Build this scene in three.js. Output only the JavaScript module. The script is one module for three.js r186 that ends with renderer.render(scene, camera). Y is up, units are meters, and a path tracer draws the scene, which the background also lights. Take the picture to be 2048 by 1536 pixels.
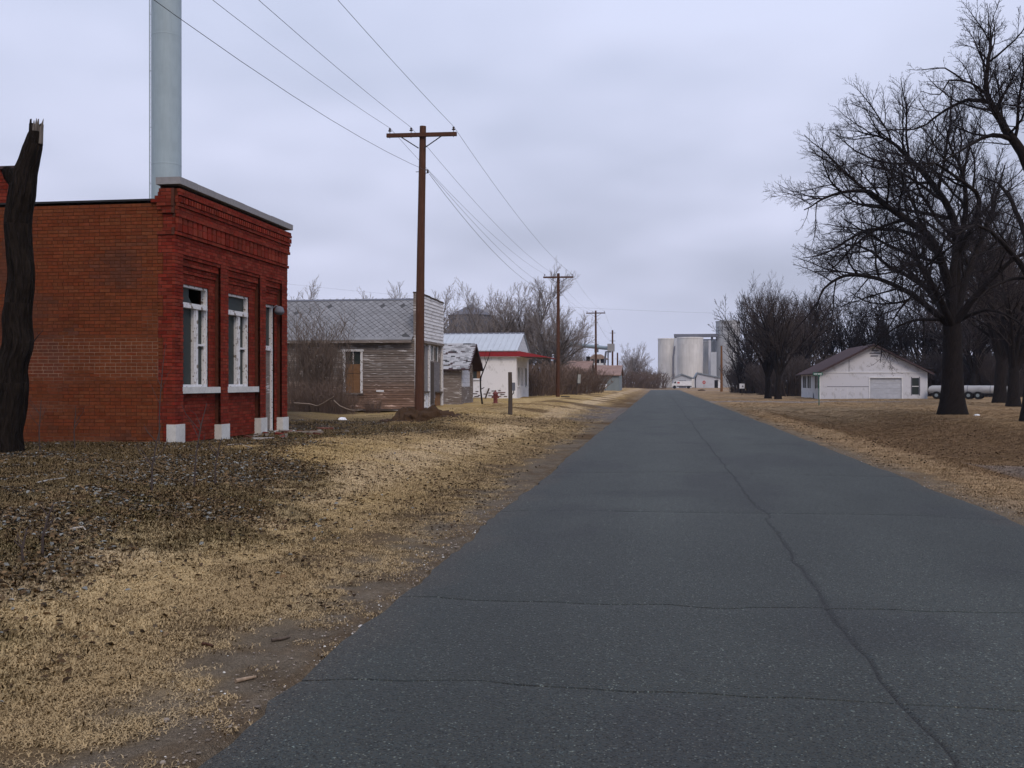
import * as THREE from 'three';

// ───────────────────────── camera, sky, sun, exposure ─────────────────────────
const scene = new THREE.Scene();
const EYE = 1.6, YAW = Math.atan(296 / 2000), FOC = 2000;
const camera = new THREE.PerspectiveCamera(2 * Math.atan(768 / FOC) * 180 / Math.PI, 4 / 3, 0.1, 4000);
camera.rotation.order = 'YXZ';
camera.position.set(0, EYE, 0);
camera.rotation.set(-0.0015, YAW, 0);

const renderer = new THREE.WebGLRenderer({ antialias: true });
renderer.toneMapping = THREE.LinearToneMapping;
renderer.toneMappingExposure = 1.0;
renderer.shadowMap.enabled = true;

// seeded random numbers and noise
function rngOf(seed) {
  let s = seed >>> 0;
  return () => { s = (s + 0x6D2B79F5) >>> 0; let t = Math.imul(s ^ (s >>> 15), 1 | s); t = (t + Math.imul(t ^ (t >>> 7), 61 | t)) ^ t; return ((t ^ (t >>> 14)) >>> 0) / 4294967296; };
}
function hash2(x, y, s) { let h = Math.imul(x | 0, 374761393) + Math.imul(y | 0, 668265263) + Math.imul(s | 0, 1274126177); h = Math.imul(h ^ (h >>> 13), 1274126177); return ((h ^ (h >>> 16)) >>> 0) / 4294967296; }
const sm = t => t * t * (3 - 2 * t);
function vnoise(x, y, s = 0, per = 0) {             // value noise, tileable when per > 0
  const xi = Math.floor(x), yi = Math.floor(y), fx = sm(x - xi), fy = sm(y - yi);
  const w = per ? (v => ((v % per) + per) % per) : (v => v);
  const a = hash2(w(xi), w(yi), s), b = hash2(w(xi + 1), w(yi), s), c = hash2(w(xi), w(yi + 1), s), d = hash2(w(xi + 1), w(yi + 1), s);
  return a + (b - a) * fx + (c - a) * fy + (a - b - c + d) * fx * fy;
}
function fbm(x, y, oct = 4, s = 0, per = 0) {
  let v = 0, a = 0.5, n = 0;
  for (let i = 0; i < oct; i++) { v += a * vnoise(x, y, s + i * 17, per); n += a; a *= 0.5; x *= 2; y *= 2; per *= 2; }
  return v / n;
}
const clamp = (v, a = 0, b = 1) => Math.min(b, Math.max(a, v));
const smooth = (a, b, v) => sm(clamp((v - a) / (b - a)));
const lerp = (a, b, t) => a + (b - a) * t;
const mix3 = (a, b, t) => [lerp(a[0], b[0], t), lerp(a[1], b[1], t), lerp(a[2], b[2], t)];

// overcast winter sky: a grey-lavender veil, slightly brighter overhead, with soft streaked cloud
{
  const W = 1024, H = 512, d = new Float32Array(W * H * 4);
  for (let j = 0; j < H; j++) for (let i = 0; i < W; i++) {
    const el = ((j + 0.5) / H - 0.5) * Math.PI, az = (i + 0.5) / W * Math.PI * 2;
    const up = Math.max(el, 0);
    const r = 1 / (Math.sin(up) + 0.16);                    // where the ray meets a cloud deck
    const cx = Math.cos(az) * Math.cos(up) * r, cy = Math.sin(az) * Math.cos(up) * r;
    const n = fbm(cx * 0.8 + 17.3, cy * 0.8 + 4.6, 5, 5), n2 = fbm(cx * 0.35 + 3.3, cy * 0.35 + 9.1, 3, 31), lowFade = 0.25 + 0.75 * smooth(0.02, 0.16, up);
    const cl = lowFade * clamp((n - 0.5) * 2.4 + (n2 - 0.5) * 1.4, -0.5, 0.5);
    const g = 1.0 + 0.8 * smooth(0.35, 1.25, up);
    const t = smooth(0, 0.5, up);
    const warm = clamp(0.5 + cl * 1.3);
    let c = mix3([0.55, 0.585, 0.74], [0.49, 0.585, 0.79], t);
    c = mix3(c, [0.60, 0.612, 0.77], warm * 0.55);
    const k = g * (1 + cl * 0.55);
    const o = (j * W + i) * 4;
    d[o] = c[0] * k; d[o + 1] = c[1] * k; d[o + 2] = c[2] * k; d[o + 3] = 1;
  }
  const t = new THREE.DataTexture(d, W, H, THREE.RGBAFormat, THREE.FloatType);
  t.mapping = THREE.EquirectangularReflectionMapping; t.magFilter = t.minFilter = THREE.LinearFilter; t.wrapS = THREE.RepeatWrapping; t.needsUpdate = true;
  scene.background = t; scene.environment = t;
  scene.backgroundIntensity = 1; scene.environmentIntensity = 1;
}
const sun = new THREE.DirectionalLight(0xffe8cc, 1.4);
sun.position.set(30, 70, 45); sun.target.position.set(0, 0, -25);
sun.castShadow = true; sun.shadow.radius = 45; sun.shadow.mapSize.set(2048, 2048);
Object.assign(sun.shadow.camera, { left: -120, right: 120, top: 120, bottom: -120, near: 1, far: 400 });
scene.add(sun, sun.target);
scene.fog = new THREE.FogExp2(0xc3cbe0, 0.00015);

// ───────────────────────── survey: where a sight line meets the place ─────────────────────────
// x is to the right of the road's direction, L the distance along the road (z = -L)
const cosY = Math.cos(YAW), sinY = Math.sin(YAW), HOR = 765;
const ray = px => (px - 1024) / FOC;
const atDepth = (px, D) => { const a = ray(px); return [D * (a * cosY - sinY), D * (cosY + a * sinY)]; };   // [x, L]
const lenOn = (px, X) => { const a = ray(px), D = X / (a * cosY - sinY); return D * (cosY + a * sinY); };     // L where the plane x = X is met
const xOn = (px, L) => { const a = ray(px), D = L / (cosY + a * sinY); return D * (a * cosY - sinY); };       // x where the plane at L is met
const depth = (x, L) => L * cosY - x * sinY;
const hgt = (py, D) => EYE + (HOR - py) * D / FOC;
const V = (x, y, z) => new THREE.Vector3(x, y, z);
function at(px, py, D) { const [x, L] = atDepth(px, D); return V(x, hgt(py, D), -L); }

// ───────────────────────── ground height ─────────────────────────
const ROAD_L = -1.94, ROAD_R = 4.06, ROAD_END = 214;
function groundY(x, z) {
  const L = -z;
  let h = 0;
  if (x < ROAD_L) h = lerp(-0.03, 0.42, smooth(0.1, 5.2, ROAD_L - x));
  else if (x > ROAD_R) {
    const e = x - ROAD_R;
    h = -0.035 - 0.5 * smooth(1.3 , 4.2, e) * (1 - smooth(5.2, 9.5, e)) * smooth(14, 20, L) * (1 - smooth(52, 66, L));
    h += 0.04 * smooth(8, 11, e);
  } else h = -0.09;
  const away = x < ROAD_L ? ROAD_L - x : x > ROAD_R ? x - ROAD_R : 0;
  const k = smooth(0.2, 2, away);
  h += k * ((fbm(x * 0.35, L * 0.35, 3, 71) - 0.5) * 0.16 + (fbm(x * 1.6, L * 1.6, 2, 75) - 0.5) * 0.05);
  // worn ruts and a shallow wash on the left verge farther along
  if (x < ROAD_L) h -= k * 0.16 * smooth(22, 27, L) * (1 - smooth(70, 80, L)) * smooth(0.55, 0.75, vnoise(x * 0.35, L * 0.22, 91));
  const far = smooth(160, 320, L) ; h *= 1 - 0.7 * far;
  if (L > ROAD_END - 1) h = Math.min(h, -0.03 + (h + 0.03) * smooth(ROAD_END + 7, ROAD_END + 14, L));
  return h;
}
// ───────────────────────── naming and tagging ─────────────────────────
const taken = {};
function numbered(n) { const k = taken[n] = (taken[n] ?? -1) + 1; return k ? `${n}_${String(k).padStart(3, '0')}` : n; }
function thing(name, label, category, pos = [0, 0, 0], turn = 0, group) {
  const o = new THREE.Group(); o.name = numbered(name); scene.add(o);
  o.position.set(...pos); o.rotation.y = turn; o.userData = { label, category };
  if (group) o.userData.group = group;
  return o;
}
function copyOf(src, label, group) {
  const c = src.clone(); c.name = numbered(src.name.replace(/_\d{3}$/, '')); c.userData = { ...src.userData, label };
  if (group) c.userData.group = group;
  scene.add(c); return c;
}
const kind = (o, k) => { o.userData.kind = k; return o; };

// ───────────────────────── mesh builder ─────────────────────────
class MB {
  constructor() { this.p = []; this.n = []; this.u = []; this.c = []; this.i = []; this.col = [1, 1, 1]; this.hasC = false; this.m = null; }
  tint(c) { this.col = c; this.hasC = true; return this; }
  get k() { return this.p.length / 3; }
  vert(x, y, z, nx, ny, nz, u, v) { this.p.push(x, y, z); this.n.push(nx, ny, nz); this.u.push(u, v); this.c.push(...this.col); }
  // flat polygon (convex), counter-clockwise; uv in metres on its own plane
  poly(pts, uo = 0, vo = 0) {
    const a = pts[0], b = pts[1], c = pts[2];
    const e1 = V(b[0] - a[0], b[1] - a[1], b[2] - a[2]), e2 = V(c[0] - a[0], c[1] - a[1], c[2] - a[2]);
    const n = e1.clone().cross(e2).normalize();
    const ax = Math.abs(n.x), ay = Math.abs(n.y), az = Math.abs(n.z), s = this.k;
    for (const q of pts) {
      const [u, v] = ay > ax && ay > az ? [q[0], q[2]] : ax > az ? [q[2], q[1]] : [q[0], q[1]];
      this.vert(q[0], q[1], q[2], n.x, n.y, n.z, u + uo, v + vo);
    }
    for (let i = 1; i < pts.length - 1; i++) this.i.push(s, s + i, s + i + 1);
    return this;
  }
  quad(a, b, c, d) { return this.poly([a, b, c, d]); }
  // box between two corners; f(x,y,z) may move corners
  box(x0, y0, z0, x1, y1, z1, uo = 0, vo = 0, f = null) {
    const P = (x, y, z) => f ? f(x, y, z) : [x, y, z];
    const a = P(x0, y0, z0), b = P(x1, y0, z0), c = P(x1, y1, z0), d = P(x0, y1, z0), e = P(x0, y0, z1), g = P(x1, y0, z1), h = P(x1, y1, z1), k = P(x0, y1, z1);
    this.poly([e, g, h, k], uo, vo).poly([b, a, d, c], uo, vo).poly([g, b, c, h], uo, vo).poly([a, e, k, d], uo, vo).poly([k, h, c, d], uo, vo).poly([a, b, g, e], uo, vo);
    return this;
  }
  // extrude a profile of [a, b] points: axis 'x' -> points are [z, y] from x0 to x1 ; axis 'z' -> points are [x, y]
  prism(axis, pts, s0, s1) {
    const q = axis === 'x' ? (p, s) => [s, p[1], p[0]] : (p, s) => [p[0], p[1], s];
    let area = 0; pts.forEach((p, i) => { const r = pts[(i + 1) % pts.length]; area += p[0] * r[1] - r[0] * p[1]; });
    let P = area > 0 ? pts : [...pts].reverse();
    const [lo, hi] = s0 < s1 ? [s0, s1] : [s1, s0];
    const front = axis === 'x' ? lo : hi, back = axis === 'x' ? hi : lo;
    const tri = THREE.ShapeUtils.triangulateShape(P.map(p => new THREE.Vector2(p[0], p[1])), []);
    for (const f of tri) { this.poly(f.map(i => q(P[i], front))); this.poly([...f].reverse().map(i => q(P[i], back))); }
    P.forEach((p, i) => { const r = P[(i + 1) % P.length]; this.poly([q(p, back), q(r, back), q(r, front), q(p, front)]); });
    return this;
  }
  tube(pts, radii, sides = 6, cap = true, vscale = 1) {
    const n = pts.length; let ref = null, vv = 0;
    const start = this.k;
    for (let i = 0; i < n; i++) {
      const t = pts[Math.min(i + 1, n - 1)].clone().sub(pts[Math.max(i - 1, 0)]).normalize();
      if (!ref) ref = Math.abs(t.y) < 0.9 ? V(0, 1, 0) : V(1, 0, 0);
      const bx = ref.clone().sub(t.clone().multiplyScalar(ref.dot(t))).normalize(), by = t.clone().cross(bx);
      ref = bx;
      if (i) vv += pts[i].distanceTo(pts[i - 1]);
      const r = typeof radii === 'number' ? radii : radii[i], circ = 2 * Math.PI * Math.max(r, 0.02);
      for (let s = 0; s <= sides; s++) {
        const a = s / sides * Math.PI * 2, c = Math.cos(a), d = Math.sin(a);
        const nx = bx.x * c + by.x * d, ny = bx.y * c + by.y * d, nz = bx.z * c + by.z * d;
        this.vert(pts[i].x + nx * r, pts[i].y + ny * r, pts[i].z + nz * r, nx, ny, nz, s / sides * circ, vv * vscale);
      }
    }
    for (let i = 0; i < n - 1; i++) for (let s = 0; s < sides; s++) {
      const a = start + i * (sides + 1) + s, b = a + sides + 1;
      this.i.push(a, a + 1, b + 1, a, b + 1, b);
    }
    if (cap) for (const [i, dir] of [[0, -1], [n - 1, 1]]) {
      const r = typeof radii === 'number' ? radii : radii[i]; if (r < 0.012) continue;
      const t = pts[Math.min(i + 1, n - 1)].clone().sub(pts[Math.max(i - 1, 0)]).normalize().multiplyScalar(dir);
      const s0 = this.k, base = start + i * (sides + 1);
      this.vert(pts[i].x, pts[i].y, pts[i].z, t.x, t.y, t.z, 0, 0);
      for (let s = 0; s <= sides; s++) { const o = (base + s) * 3; this.vert(this.p[o], this.p[o + 1], this.p[o + 2], t.x, t.y, t.z, this.p[o] - pts[i].x, this.p[o + 2] - pts[i].z); }
      for (let s = 0; s < sides; s++) dir > 0 ? this.i.push(s0, s0 + 1 + s, s0 + 2 + s) : this.i.push(s0, s0 + 2 + s, s0 + 1 + s);
    }
    return this;
  }
  // lathe round the vertical axis at (x, z): profile of [radius, y]
  lathe(x, z, prof, sides = 24) {
    const start = this.k;
    prof.forEach(([r, y], i) => {
      const a = prof[Math.max(i - 1, 0)], b = prof[Math.min(i + 1, prof.length - 1)];
      const dr = b[0] - a[0], dy = b[1] - a[1], l = Math.hypot(dr, dy) || 1;
      for (let s = 0; s <= sides; s++) { const t = s / sides * Math.PI * 2, c = Math.cos(t), d = Math.sin(t); this.vert(x + c * r, y, z + d * r, c * dy / l, -dr / l, d * dy / l, t * Math.max(r, 0.3), y); }
    });
    for (let i = 0; i < prof.length - 1; i++) for (let s = 0; s < sides; s++) { const a = start + i * (sides + 1) + s, b = a + sides + 1; this.i.push(a, b, b + 1, a, b + 1, a + 1); }
    return this;
  }
  geo() {
    const g = new THREE.BufferGeometry();
    g.setAttribute('position', new THREE.Float32BufferAttribute(this.p, 3));
    g.setAttribute('normal', new THREE.Float32BufferAttribute(this.n, 3));
    g.setAttribute('uv', new THREE.Float32BufferAttribute(this.u, 2));
    if (this.hasC) g.setAttribute('color', new THREE.Float32BufferAttribute(this.c, 3));
    g.setIndex(this.i); return g;
  }
  build(name, mat, parent) {
    const m = new THREE.Mesh(this.geo(), mat); m.name = name; m.castShadow = m.receiveShadow = true;
    if (parent) parent.add(m);
    return m;
  }
}
function mesh(name, geo, mat, parent, pos) { const m = new THREE.Mesh(geo, mat); m.name = name; m.castShadow = m.receiveShadow = true; if (pos) m.position.set(...pos); if (parent) parent.add(m); return m; }
function lone(name, mb, mat, label, category, group) { const m = mb.build(numbered(name), mat, scene); m.userData = { label, category }; if (group) m.userData.group = group; return m; }

// ───────────────────────── textures ─────────────────────────
function tex(W, H, fn, srgb = true, rep = 1) {
  const d = new Uint8Array(W * H * 4);
  for (let j = 0; j < H; j++) for (let i = 0; i < W; i++) {
    const c = fn(i / W, j / H, i, j), o = (j * W + i) * 4;
    if (typeof c === 'number') d[o] = d[o + 1] = d[o + 2] = clamp(c) * 255;
    else { d[o] = clamp(c[0]) * 255; d[o + 1] = clamp(c[1]) * 255; d[o + 2] = clamp(c[2]) * 255; }
    d[o + 3] = 255;
  }
  const t = new THREE.DataTexture(d, W, H, THREE.RGBAFormat); t.wrapS = t.wrapT = THREE.RepeatWrapping; t.magFilter = THREE.LinearFilter; t.minFilter = THREE.LinearMipmapLinearFilter; t.generateMipmaps = true;
  if (srgb) t.colorSpace = THREE.SRGBColorSpace;
  t.repeat.set(rep, rep); t.needsUpdate = true; return t;
}
const S = v => v <= 0.0031308 ? v * 12.92 : 1.055 * Math.pow(v, 1 / 2.4) - 0.055;     // linear to stored value
const S3 = c => [S(c[0]), S(c[1]), S(c[2])];
// grain textures hold relative tone round 1 (stored at 0.5 linear and doubled through the colour)
const grainTex = (W, H, fn, rx, ry) => { const t = tex(W, H, (u, v, i, j) => S(clamp(0.5 * fn(u, v, i, j))), true); t.repeat.set(1 / rx, 1 / ry); return t; };
const bumpTex = (W, H, fn, rx, ry) => { const t = tex(W, H, fn, false); t.repeat.set(1 / rx, 1 / ry); return t; };

const T = {};
T.wood = grainTex(512, 512, (u, v) => 0.72 + 0.5 * fbm(u * 6, v * 90, 3, 3, 0) * 1 + 0.3 * (fbm(u * 8, v * 8, 3, 9, 8) - 0.5), 1.4, 1.0);
T.woodV = grainTex(512, 512, (u, v) => 0.7 + 0.55 * fbm(u * 80, v * 5, 3, 4) + 0.3 * (fbm(u * 8, v * 8, 3, 19, 8) - 0.5), 0.8, 1.6);
T.mottle = grainTex(512, 512, (u, v) => 0.72 + 0.35 * fbm(u * 8, v * 8, 5, 7, 8) + 0.22 * fbm(u * 64, v * 64, 2, 8, 64), 2.2, 2.2);
T.bark = grainTex(512, 512, (u, v) => 0.35 + 1.1 * Math.pow(fbm(u * 24 + 1.5 * fbm(u * 6, v * 6, 2, 2, 6), v * 5, 4, 21), 1.2), 0.7, 1.3);
T.barkB = bumpTex(512, 512, (u, v) => Math.pow(fbm(u * 24 + 1.5 * fbm(u * 6, v * 6, 2, 2, 6), v * 5, 4, 21), 1.2), 0.7, 1.3);
T.brick = grainTex(256, 256, (u, v) => 0.66 + 0.5 * fbm(u * 10, v * 10, 4, 41, 10) + 0.2 * vnoise(u * 90, v * 90, 43, 90), 0.5, 0.5);
T.brickB = bumpTex(256, 256, (u, v) => 0.6 * fbm(u * 20, v * 20, 3, 41, 20) + 0.4 * vnoise(u * 90, v * 90, 43, 90), 0.5, 0.5);
T.peel = (() => {   // old white paint worn down to grey boards, in long horizontal flakes
  const t = tex(512, 512, (u, v) => { const f = fbm(u * 9, v * 60, 4, 51) * 0.65 + fbm(u * 5, v * 5, 3, 55, 5) * 0.35, k = smooth(0.47, 0.58, f), g = 0.8 + 0.4 * fbm(u * 8, v * 100, 3, 3); return S3(mix3([0.17 * g, 0.15 * g, 0.145 * g], [0.62, 0.62, 0.64], k)); });
  t.repeat.set(1 / 1.6, 1 / 1.2); return t; })();
T.paint = (() => {  // old white gloss paint, chipped here and there
  const t = tex(512, 512, (u, v) => { const f = fbm(u * 14, v * 14, 4, 57, 14), k = smooth(0.63, 0.68, f), g = 0.85 + 0.3 * fbm(u * 30, v * 30, 3, 59, 30); return S3(mix3([0.60 * g, 0.60 * g, 0.61 * g], [0.2, 0.17, 0.14], k)); });
  t.repeat.set(1 / 0.9, 1 / 0.9); return t; })();
T.siding = (() => {
  const t = tex(512, 512, (u, v) => { const f = fbm(u * 9, v * 50, 4, 52) * 0.6 + fbm(u * 5, v * 5, 3, 56, 5) * 0.4, k = smooth(0.58, 0.7, f), g = 0.85 + 0.3 * fbm(u * 8, v * 60, 3, 5); return S3(mix3([0.62 * g, 0.62 * g, 0.635 * g], [0.24, 0.23, 0.23], k * 0.8)); });
  t.repeat.set(1 / 1.8, 1 / 1.2); return t; })();
T.peelV = (() => { // weathered grey boards with a little paint left
  const t = tex(512, 512, (u, v) => { const f = fbm(u * 7, v * 50, 4, 61) * 0.6 + fbm(u * 4, v * 4, 3, 65, 4) * 0.4, k = smooth(0.57, 0.72, f), g = 0.65 + 0.7 * fbm(u * 10, v * 110, 3, 13); return S3(mix3([0.175 * g, 0.148 * g, 0.13 * g], [0.5, 0.48, 0.47], k)); });
  t.repeat.set(1 / 2.1, 1 / 1.3); return t; })();
T.rust = grainTex(512, 512, (u, v) => 0.7 + 0.6 * fbm(u * 6, v * 6, 5, 81, 6), 3, 3);
T.white = (() => { const t = tex(512, 512, (u, v) => { const f = fbm(u * 6, v * 6, 5, 101, 6), g = fbm(u * 40, v * 14, 3, 105), k = smooth(0.56, 0.72, f * 0.6 + g * 0.4); return S3(mix3([0.72, 0.715, 0.72], [0.5, 0.49, 0.48], k * 0.7)); }); t.repeat.set(1 / 2.6, 1 / 2.6); return t; })();
T.concrete = grainTex(512, 512, (u, v) => 0.75 + 0.3 * fbm(u * 30, v * 3, 3, 111) + 0.25 * fbm(u * 6, v * 6, 4, 113, 6), 14, 14);
T.sheet = grainTex(512, 256, (u, v) => 0.85 + 0.12 * fbm(u * 40, v * 4, 3, 121) + 0.18 * fbm(u * 5, v * 5, 3, 125, 5), 5, 5);

const lin = (r, g, b) => new THREE.Color().setRGB(r, g, b);
function mat(c, o = {}) { const m = new THREE.MeshPhysicalMaterial({ roughness: 0.92, metalness: 0, specularIntensity: (o.roughness ?? 0.92) > 0.8 ? 0.15 : 0.8, ...o }); m.color.copy(Array.isArray(c) ? lin(...c) : c); return m; }
const dbl = c => [c[0] * 2, c[1] * 2, c[2] * 2];
const gmat = (c, map, o = {}) => mat(dbl(c), { map, ...o });      // grain maps sit round 0.5
const vmat = (map, o = {}) => mat([2, 2, 2], { map, vertexColors: true, ...o });
const M = {
  brick: vmat(T.brick, { bumpMap: T.brickB, bumpScale: 0.004, roughness: 0.95 }),
  mortar: gmat([0.075, 0.026, 0.016], T.brick),
  mortarPale: gmat([0.155, 0.085, 0.055], T.brick),
  limestone: gmat([0.50, 0.50, 0.48], T.mottle),
  coping: gmat([0.24, 0.235, 0.24], T.mottle),
  tar: gmat([0.03, 0.03, 0.032], T.mottle),
  oldWhite: mat([1, 1, 1], { map: T.paint }),
  greyBoard: mat([1, 1, 1], { map: T.peelV }),
  greyBoardTint: mat([1, 1, 1], { map: T.peelV, vertexColors: true }),
  whiteTint: mat([1, 1, 1], { map: T.siding, vertexColors: true }),
  whiteWall: mat([1, 1, 1], { map: T.white }),
  dirtyGlass: new THREE.MeshPhysicalMaterial({ color: lin(0.05, 0.062, 0.06), roughness: 0.25, metalness: 0, transmission: 0.35, thickness: 0, specularIntensity: 0.35 }),
  dark: mat([0.012, 0.011, 0.011]),
  ply: gmat([0.19, 0.105, 0.055], T.wood),
  pole: gmat([0.085, 0.042, 0.028], T.woodV),
  greyPole: gmat([0.075, 0.06, 0.05], T.woodV),
  iron: mat([0.03, 0.03, 0.033], { roughness: 0.6, metalness: 0.4 }),
  wire: mat([0.05, 0.05, 0.055], { roughness: 0.6 }),
  porcelain: mat([0.035, 0.022, 0.02], { roughness: 0.35 }),
  tower: gmat([0.30, 0.375, 0.41], T.sheet, { roughness: 0.6 }),
  barkDark: gmat([0.021, 0.017, 0.016], T.bark, { bumpMap: T.barkB, bumpScale: 0.03 }),
  twigDark: mat([0.024, 0.02, 0.021]),
  barkGrey: gmat([0.15, 0.13, 0.118], T.bark, { bumpMap: T.barkB, bumpScale: 0.02 }),
  twigGrey: mat([0.22, 0.19, 0.175]),
  twigMid: mat([0.065, 0.052, 0.049]),
  brush: mat([0.14, 0.10, 0.078]),
  snag: gmat([0.02, 0.015, 0.012], T.bark, { bumpMap: T.barkB, bumpScale: 0.12 }),
  snagPale: gmat([0.17, 0.15, 0.135], T.woodV),
  tinRoof: gmat([0.40, 0.425, 0.45], T.sheet, { roughness: 0.55, metalness: 0.15 }),
  redTrim: gmat([0.24, 0.012, 0.017], T.mottle, { roughness: 0.7 }),
  rustRoof: gmat([0.23, 0.155, 0.13], T.rust),
  greyMetal: gmat([0.18, 0.215, 0.23], T.sheet, { roughness: 0.7 }),
  concrete: gmat([0.56, 0.55, 0.535], T.concrete),
  concreteDark: gmat([0.35, 0.36, 0.375], T.concrete),
  brownRoof: gmat([0.062, 0.043, 0.045], T.mottle),
  darkTin: gmat([0.13, 0.135, 0.16], T.sheet),
  paintWhite: gmat([0.66, 0.67, 0.69], T.mottle, { roughness: 0.6 }),
  rubber: mat([0.015, 0.015, 0.016]),
  redPaint: gmat([0.35, 0.03, 0.03], T.mottle, { roughness: 0.55 }),
  hydrant: gmat([0.13, 0.025, 0.02], T.mottle, { roughness: 0.6 }),
  signGreen: mat([0.01, 0.11, 0.075], { roughness: 0.5 }),
  dirt: gmat([0.055, 0.036, 0.026], T.mottle),
};
// ───────────────────────── ground sheet ─────────────────────────
function strawTex(N, metres, strokes, seed, lo, hi, len) {
  const r = rngOf(seed), a = new Float32Array(N * N).fill(0.62), h = new Float32Array(N * N);
  for (let k = 0; k < strokes; k++) {
    let x = r() * N, y = r() * N; const an = r() * 6.283, l = len * (0.5 + r()), bend = (r() - 0.5) * 0.05;
    const tone = lo + (hi - lo) * r() * (0.6 + 0.4 * r()); let t = an;
    for (let s = 0; s < l; s++) {
      x += Math.cos(t); y += Math.sin(t); t += bend;
      const o = ((((y | 0) % N) + N) % N) * N + ((((x | 0) % N) + N) % N);
      a[o] = a[o] * 0.25 + tone * 0.75; h[o] = k / strokes;
    }
  }
  const col = tex(N, N, (u, v, i, j) => S(clamp(0.5 * (a[j * N + i] * (0.82 + 0.36 * fbm(u * 12, v * 12, 4, seed, 12))))), true);
  const bmp = tex(N, N, (u, v, i, j) => h[j * N + i], false);
  for (const t of [col, bmp]) t.repeat.set(1 / metres, 1 / metres);
  return [col, bmp];
}
const [strawMap, strawBump] = strawTex(1024, 1.7, 42000, 77, 0.35, 1.65, 26);
const TAN = [0.43, 0.295, 0.115], TANPALE = [0.51, 0.365, 0.175], BROWN = [0.125, 0.075, 0.034], DIRT = [0.195, 0.155, 0.11], WEED = [0.062, 0.051, 0.024], MOSS = [0.085, 0.068, 0.02],
  LITTER = [0.115, 0.108, 0.095], RUSSET = [0.115, 0.065, 0.03], GRAVEL = [0.25, 0.23, 0.225], FIELD = [0.285, 0.192, 0.115];
function weedy(x, L) {      // 0..1: rank weeds and litter on the lot before the brick building
  const edge = L < 13 ? lerp(-4.15, -4.0, L / 13) : lerp(-4.0, -6.9, smooth(13, 17, L));
  const n = (fbm(x * 0.5, L * 0.5, 4, 141) - 0.5) * 3.4 + (fbm(x * 2.1, L * 2.1, 3, 145) - 0.5) * 1.5;
  const inLot = smooth(0.9, -1.1, x - edge + n);
  return inLot * (1 - smooth(30, 34, L) * (1 - smooth(-12, -15, x)));
}
function groundColour(x, L) {
  const n1 = fbm(x * 0.22, L * 0.22, 4, 151), n2 = fbm(x * 1.3, L * 1.3, 4, 157), n3 = fbm(x * 4.5, L * 4.5, 3, 163);
  let c = mix3(TAN, TANPALE, smooth(0.35, 0.65, n1));
  c = mix3(c, BROWN, 0.6 * smooth(0.56, 0.74, n2 * 0.6 + n3 * 0.4));
  if (x < ROAD_L) {
    const d = ROAD_L - x;
    c = mix3(c, mix3(DIRT, BROWN, 0.5 * smooth(0.45, 0.65, n3)), smooth(1.6, 0.25, d + (n2 - 0.5) * 1.3 + (n3 - 0.5) * 0.8));
    c = mix3(c, [0.60, 0.455, 0.28], 0.8 * smooth(0.9, 0.3, Math.abs(d - 2.5 - 0.5 * fbm(L * 0.2, 3, 2, 169))) * smooth(0.3, 0.5, n2 + 0.1));
    c = mix3(c, BROWN, 0.7 * smooth(2.6, 1.2, d + (n3 - 0.5) * 2.2) * smooth(0.5, 1, d));
    // worn ruts, washed patches beyond the near lawn
    const rut = smooth(20, 27, L) * (1 - smooth(120, 150, L)) * smooth(0.50, 0.62, fbm(x * 0.45, L * 0.3, 3, 171));
    c = mix3(c, BROWN, rut * 0.85 * smooth(7, 5.5, d));
    c = mix3(c, [0.17, 0.15, 0.14], 0.8 * smooth(2.8, 1.2, d + (n2 - 0.5) * 2.5) * smooth(40, 46, L) * (1 - smooth(60, 68, L)));
    const w = weedy(x, L);
    let wc = mix3(WEED, MOSS, smooth(0.42, 0.6, fbm(x * 0.8, L * 0.8, 3, 181)));
    wc = mix3(wc, BROWN, smooth(0.5, 0.65, n2));
    wc = mix3(wc, LITTER, 0.75 * smooth(0.52, 0.66, fbm(x * 1.1 + 40, L * 1.1, 4, 191)));
    c = mix3(c, wc, w);
    c = mix3(c, [0.07, 0.052, 0.036], smooth(-8.2, -9.2, x + (n2 - 0.5)) * smooth(16, 17.5, L) * (1 - smooth(30, 44, L)));
  } else if (x <= ROAD_R) c = DIRT;
  else {
    const e = x - ROAD_R;
    c = mix3(c, FIELD, 0.75);
    const ditch = smooth(1.2, 2.2, e + (n1 - 0.5) * 1.5) * (1 - smooth(7.5, 11, e + (n2 - 0.5) * 2)) * smooth(14, 22, L) * (1 - smooth(46, 62, L));
    c = mix3(c, RUSSET, 0.85 * ditch);
    c = mix3(c, BROWN, 0.55 * smooth(0.5, 0.64, n2 * 0.7 + n3 * 0.3));
    c = mix3(c, DIRT, smooth(0.9, 0.15, e + (n3 - 0.5) * 0.9) * 0.8);
    c = mix3(c, GRAVEL, 0.8 * smooth(2.2, 1.4, Math.abs(L - 86 - 0.02 * x) + (n2 - 0.5)) * (1 - smooth(17, 24, x)));
    c = mix3(c, [0.19, 0.17, 0.16], 0.75 * smooth(2.4, 1.2, Math.abs(L - 25.5 - 0.1 * (x - 8)) + (n2 - 0.5) * 1.4) * smooth(6.5, 8.5, x) * (1 - smooth(17, 24, x)));
  }
  const farMix = smooth(70, 200, L); c = mix3(c, FIELD, 0.55 * farMix);
  if (L > ROAD_END - 2) c = mix3(c, GRAVEL, 0.75 * smooth(ROAD_END - 2, ROAD_END + 1, L) * (1 - smooth(ROAD_END + 7, ROAD_END + 10, L)));
  const k = 0.82 + 0.36 * fbm(x * 2.3, L * 2.3, 3, 199);
  return [c[0] * k, c[1] * k, c[2] * k];
}
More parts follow.
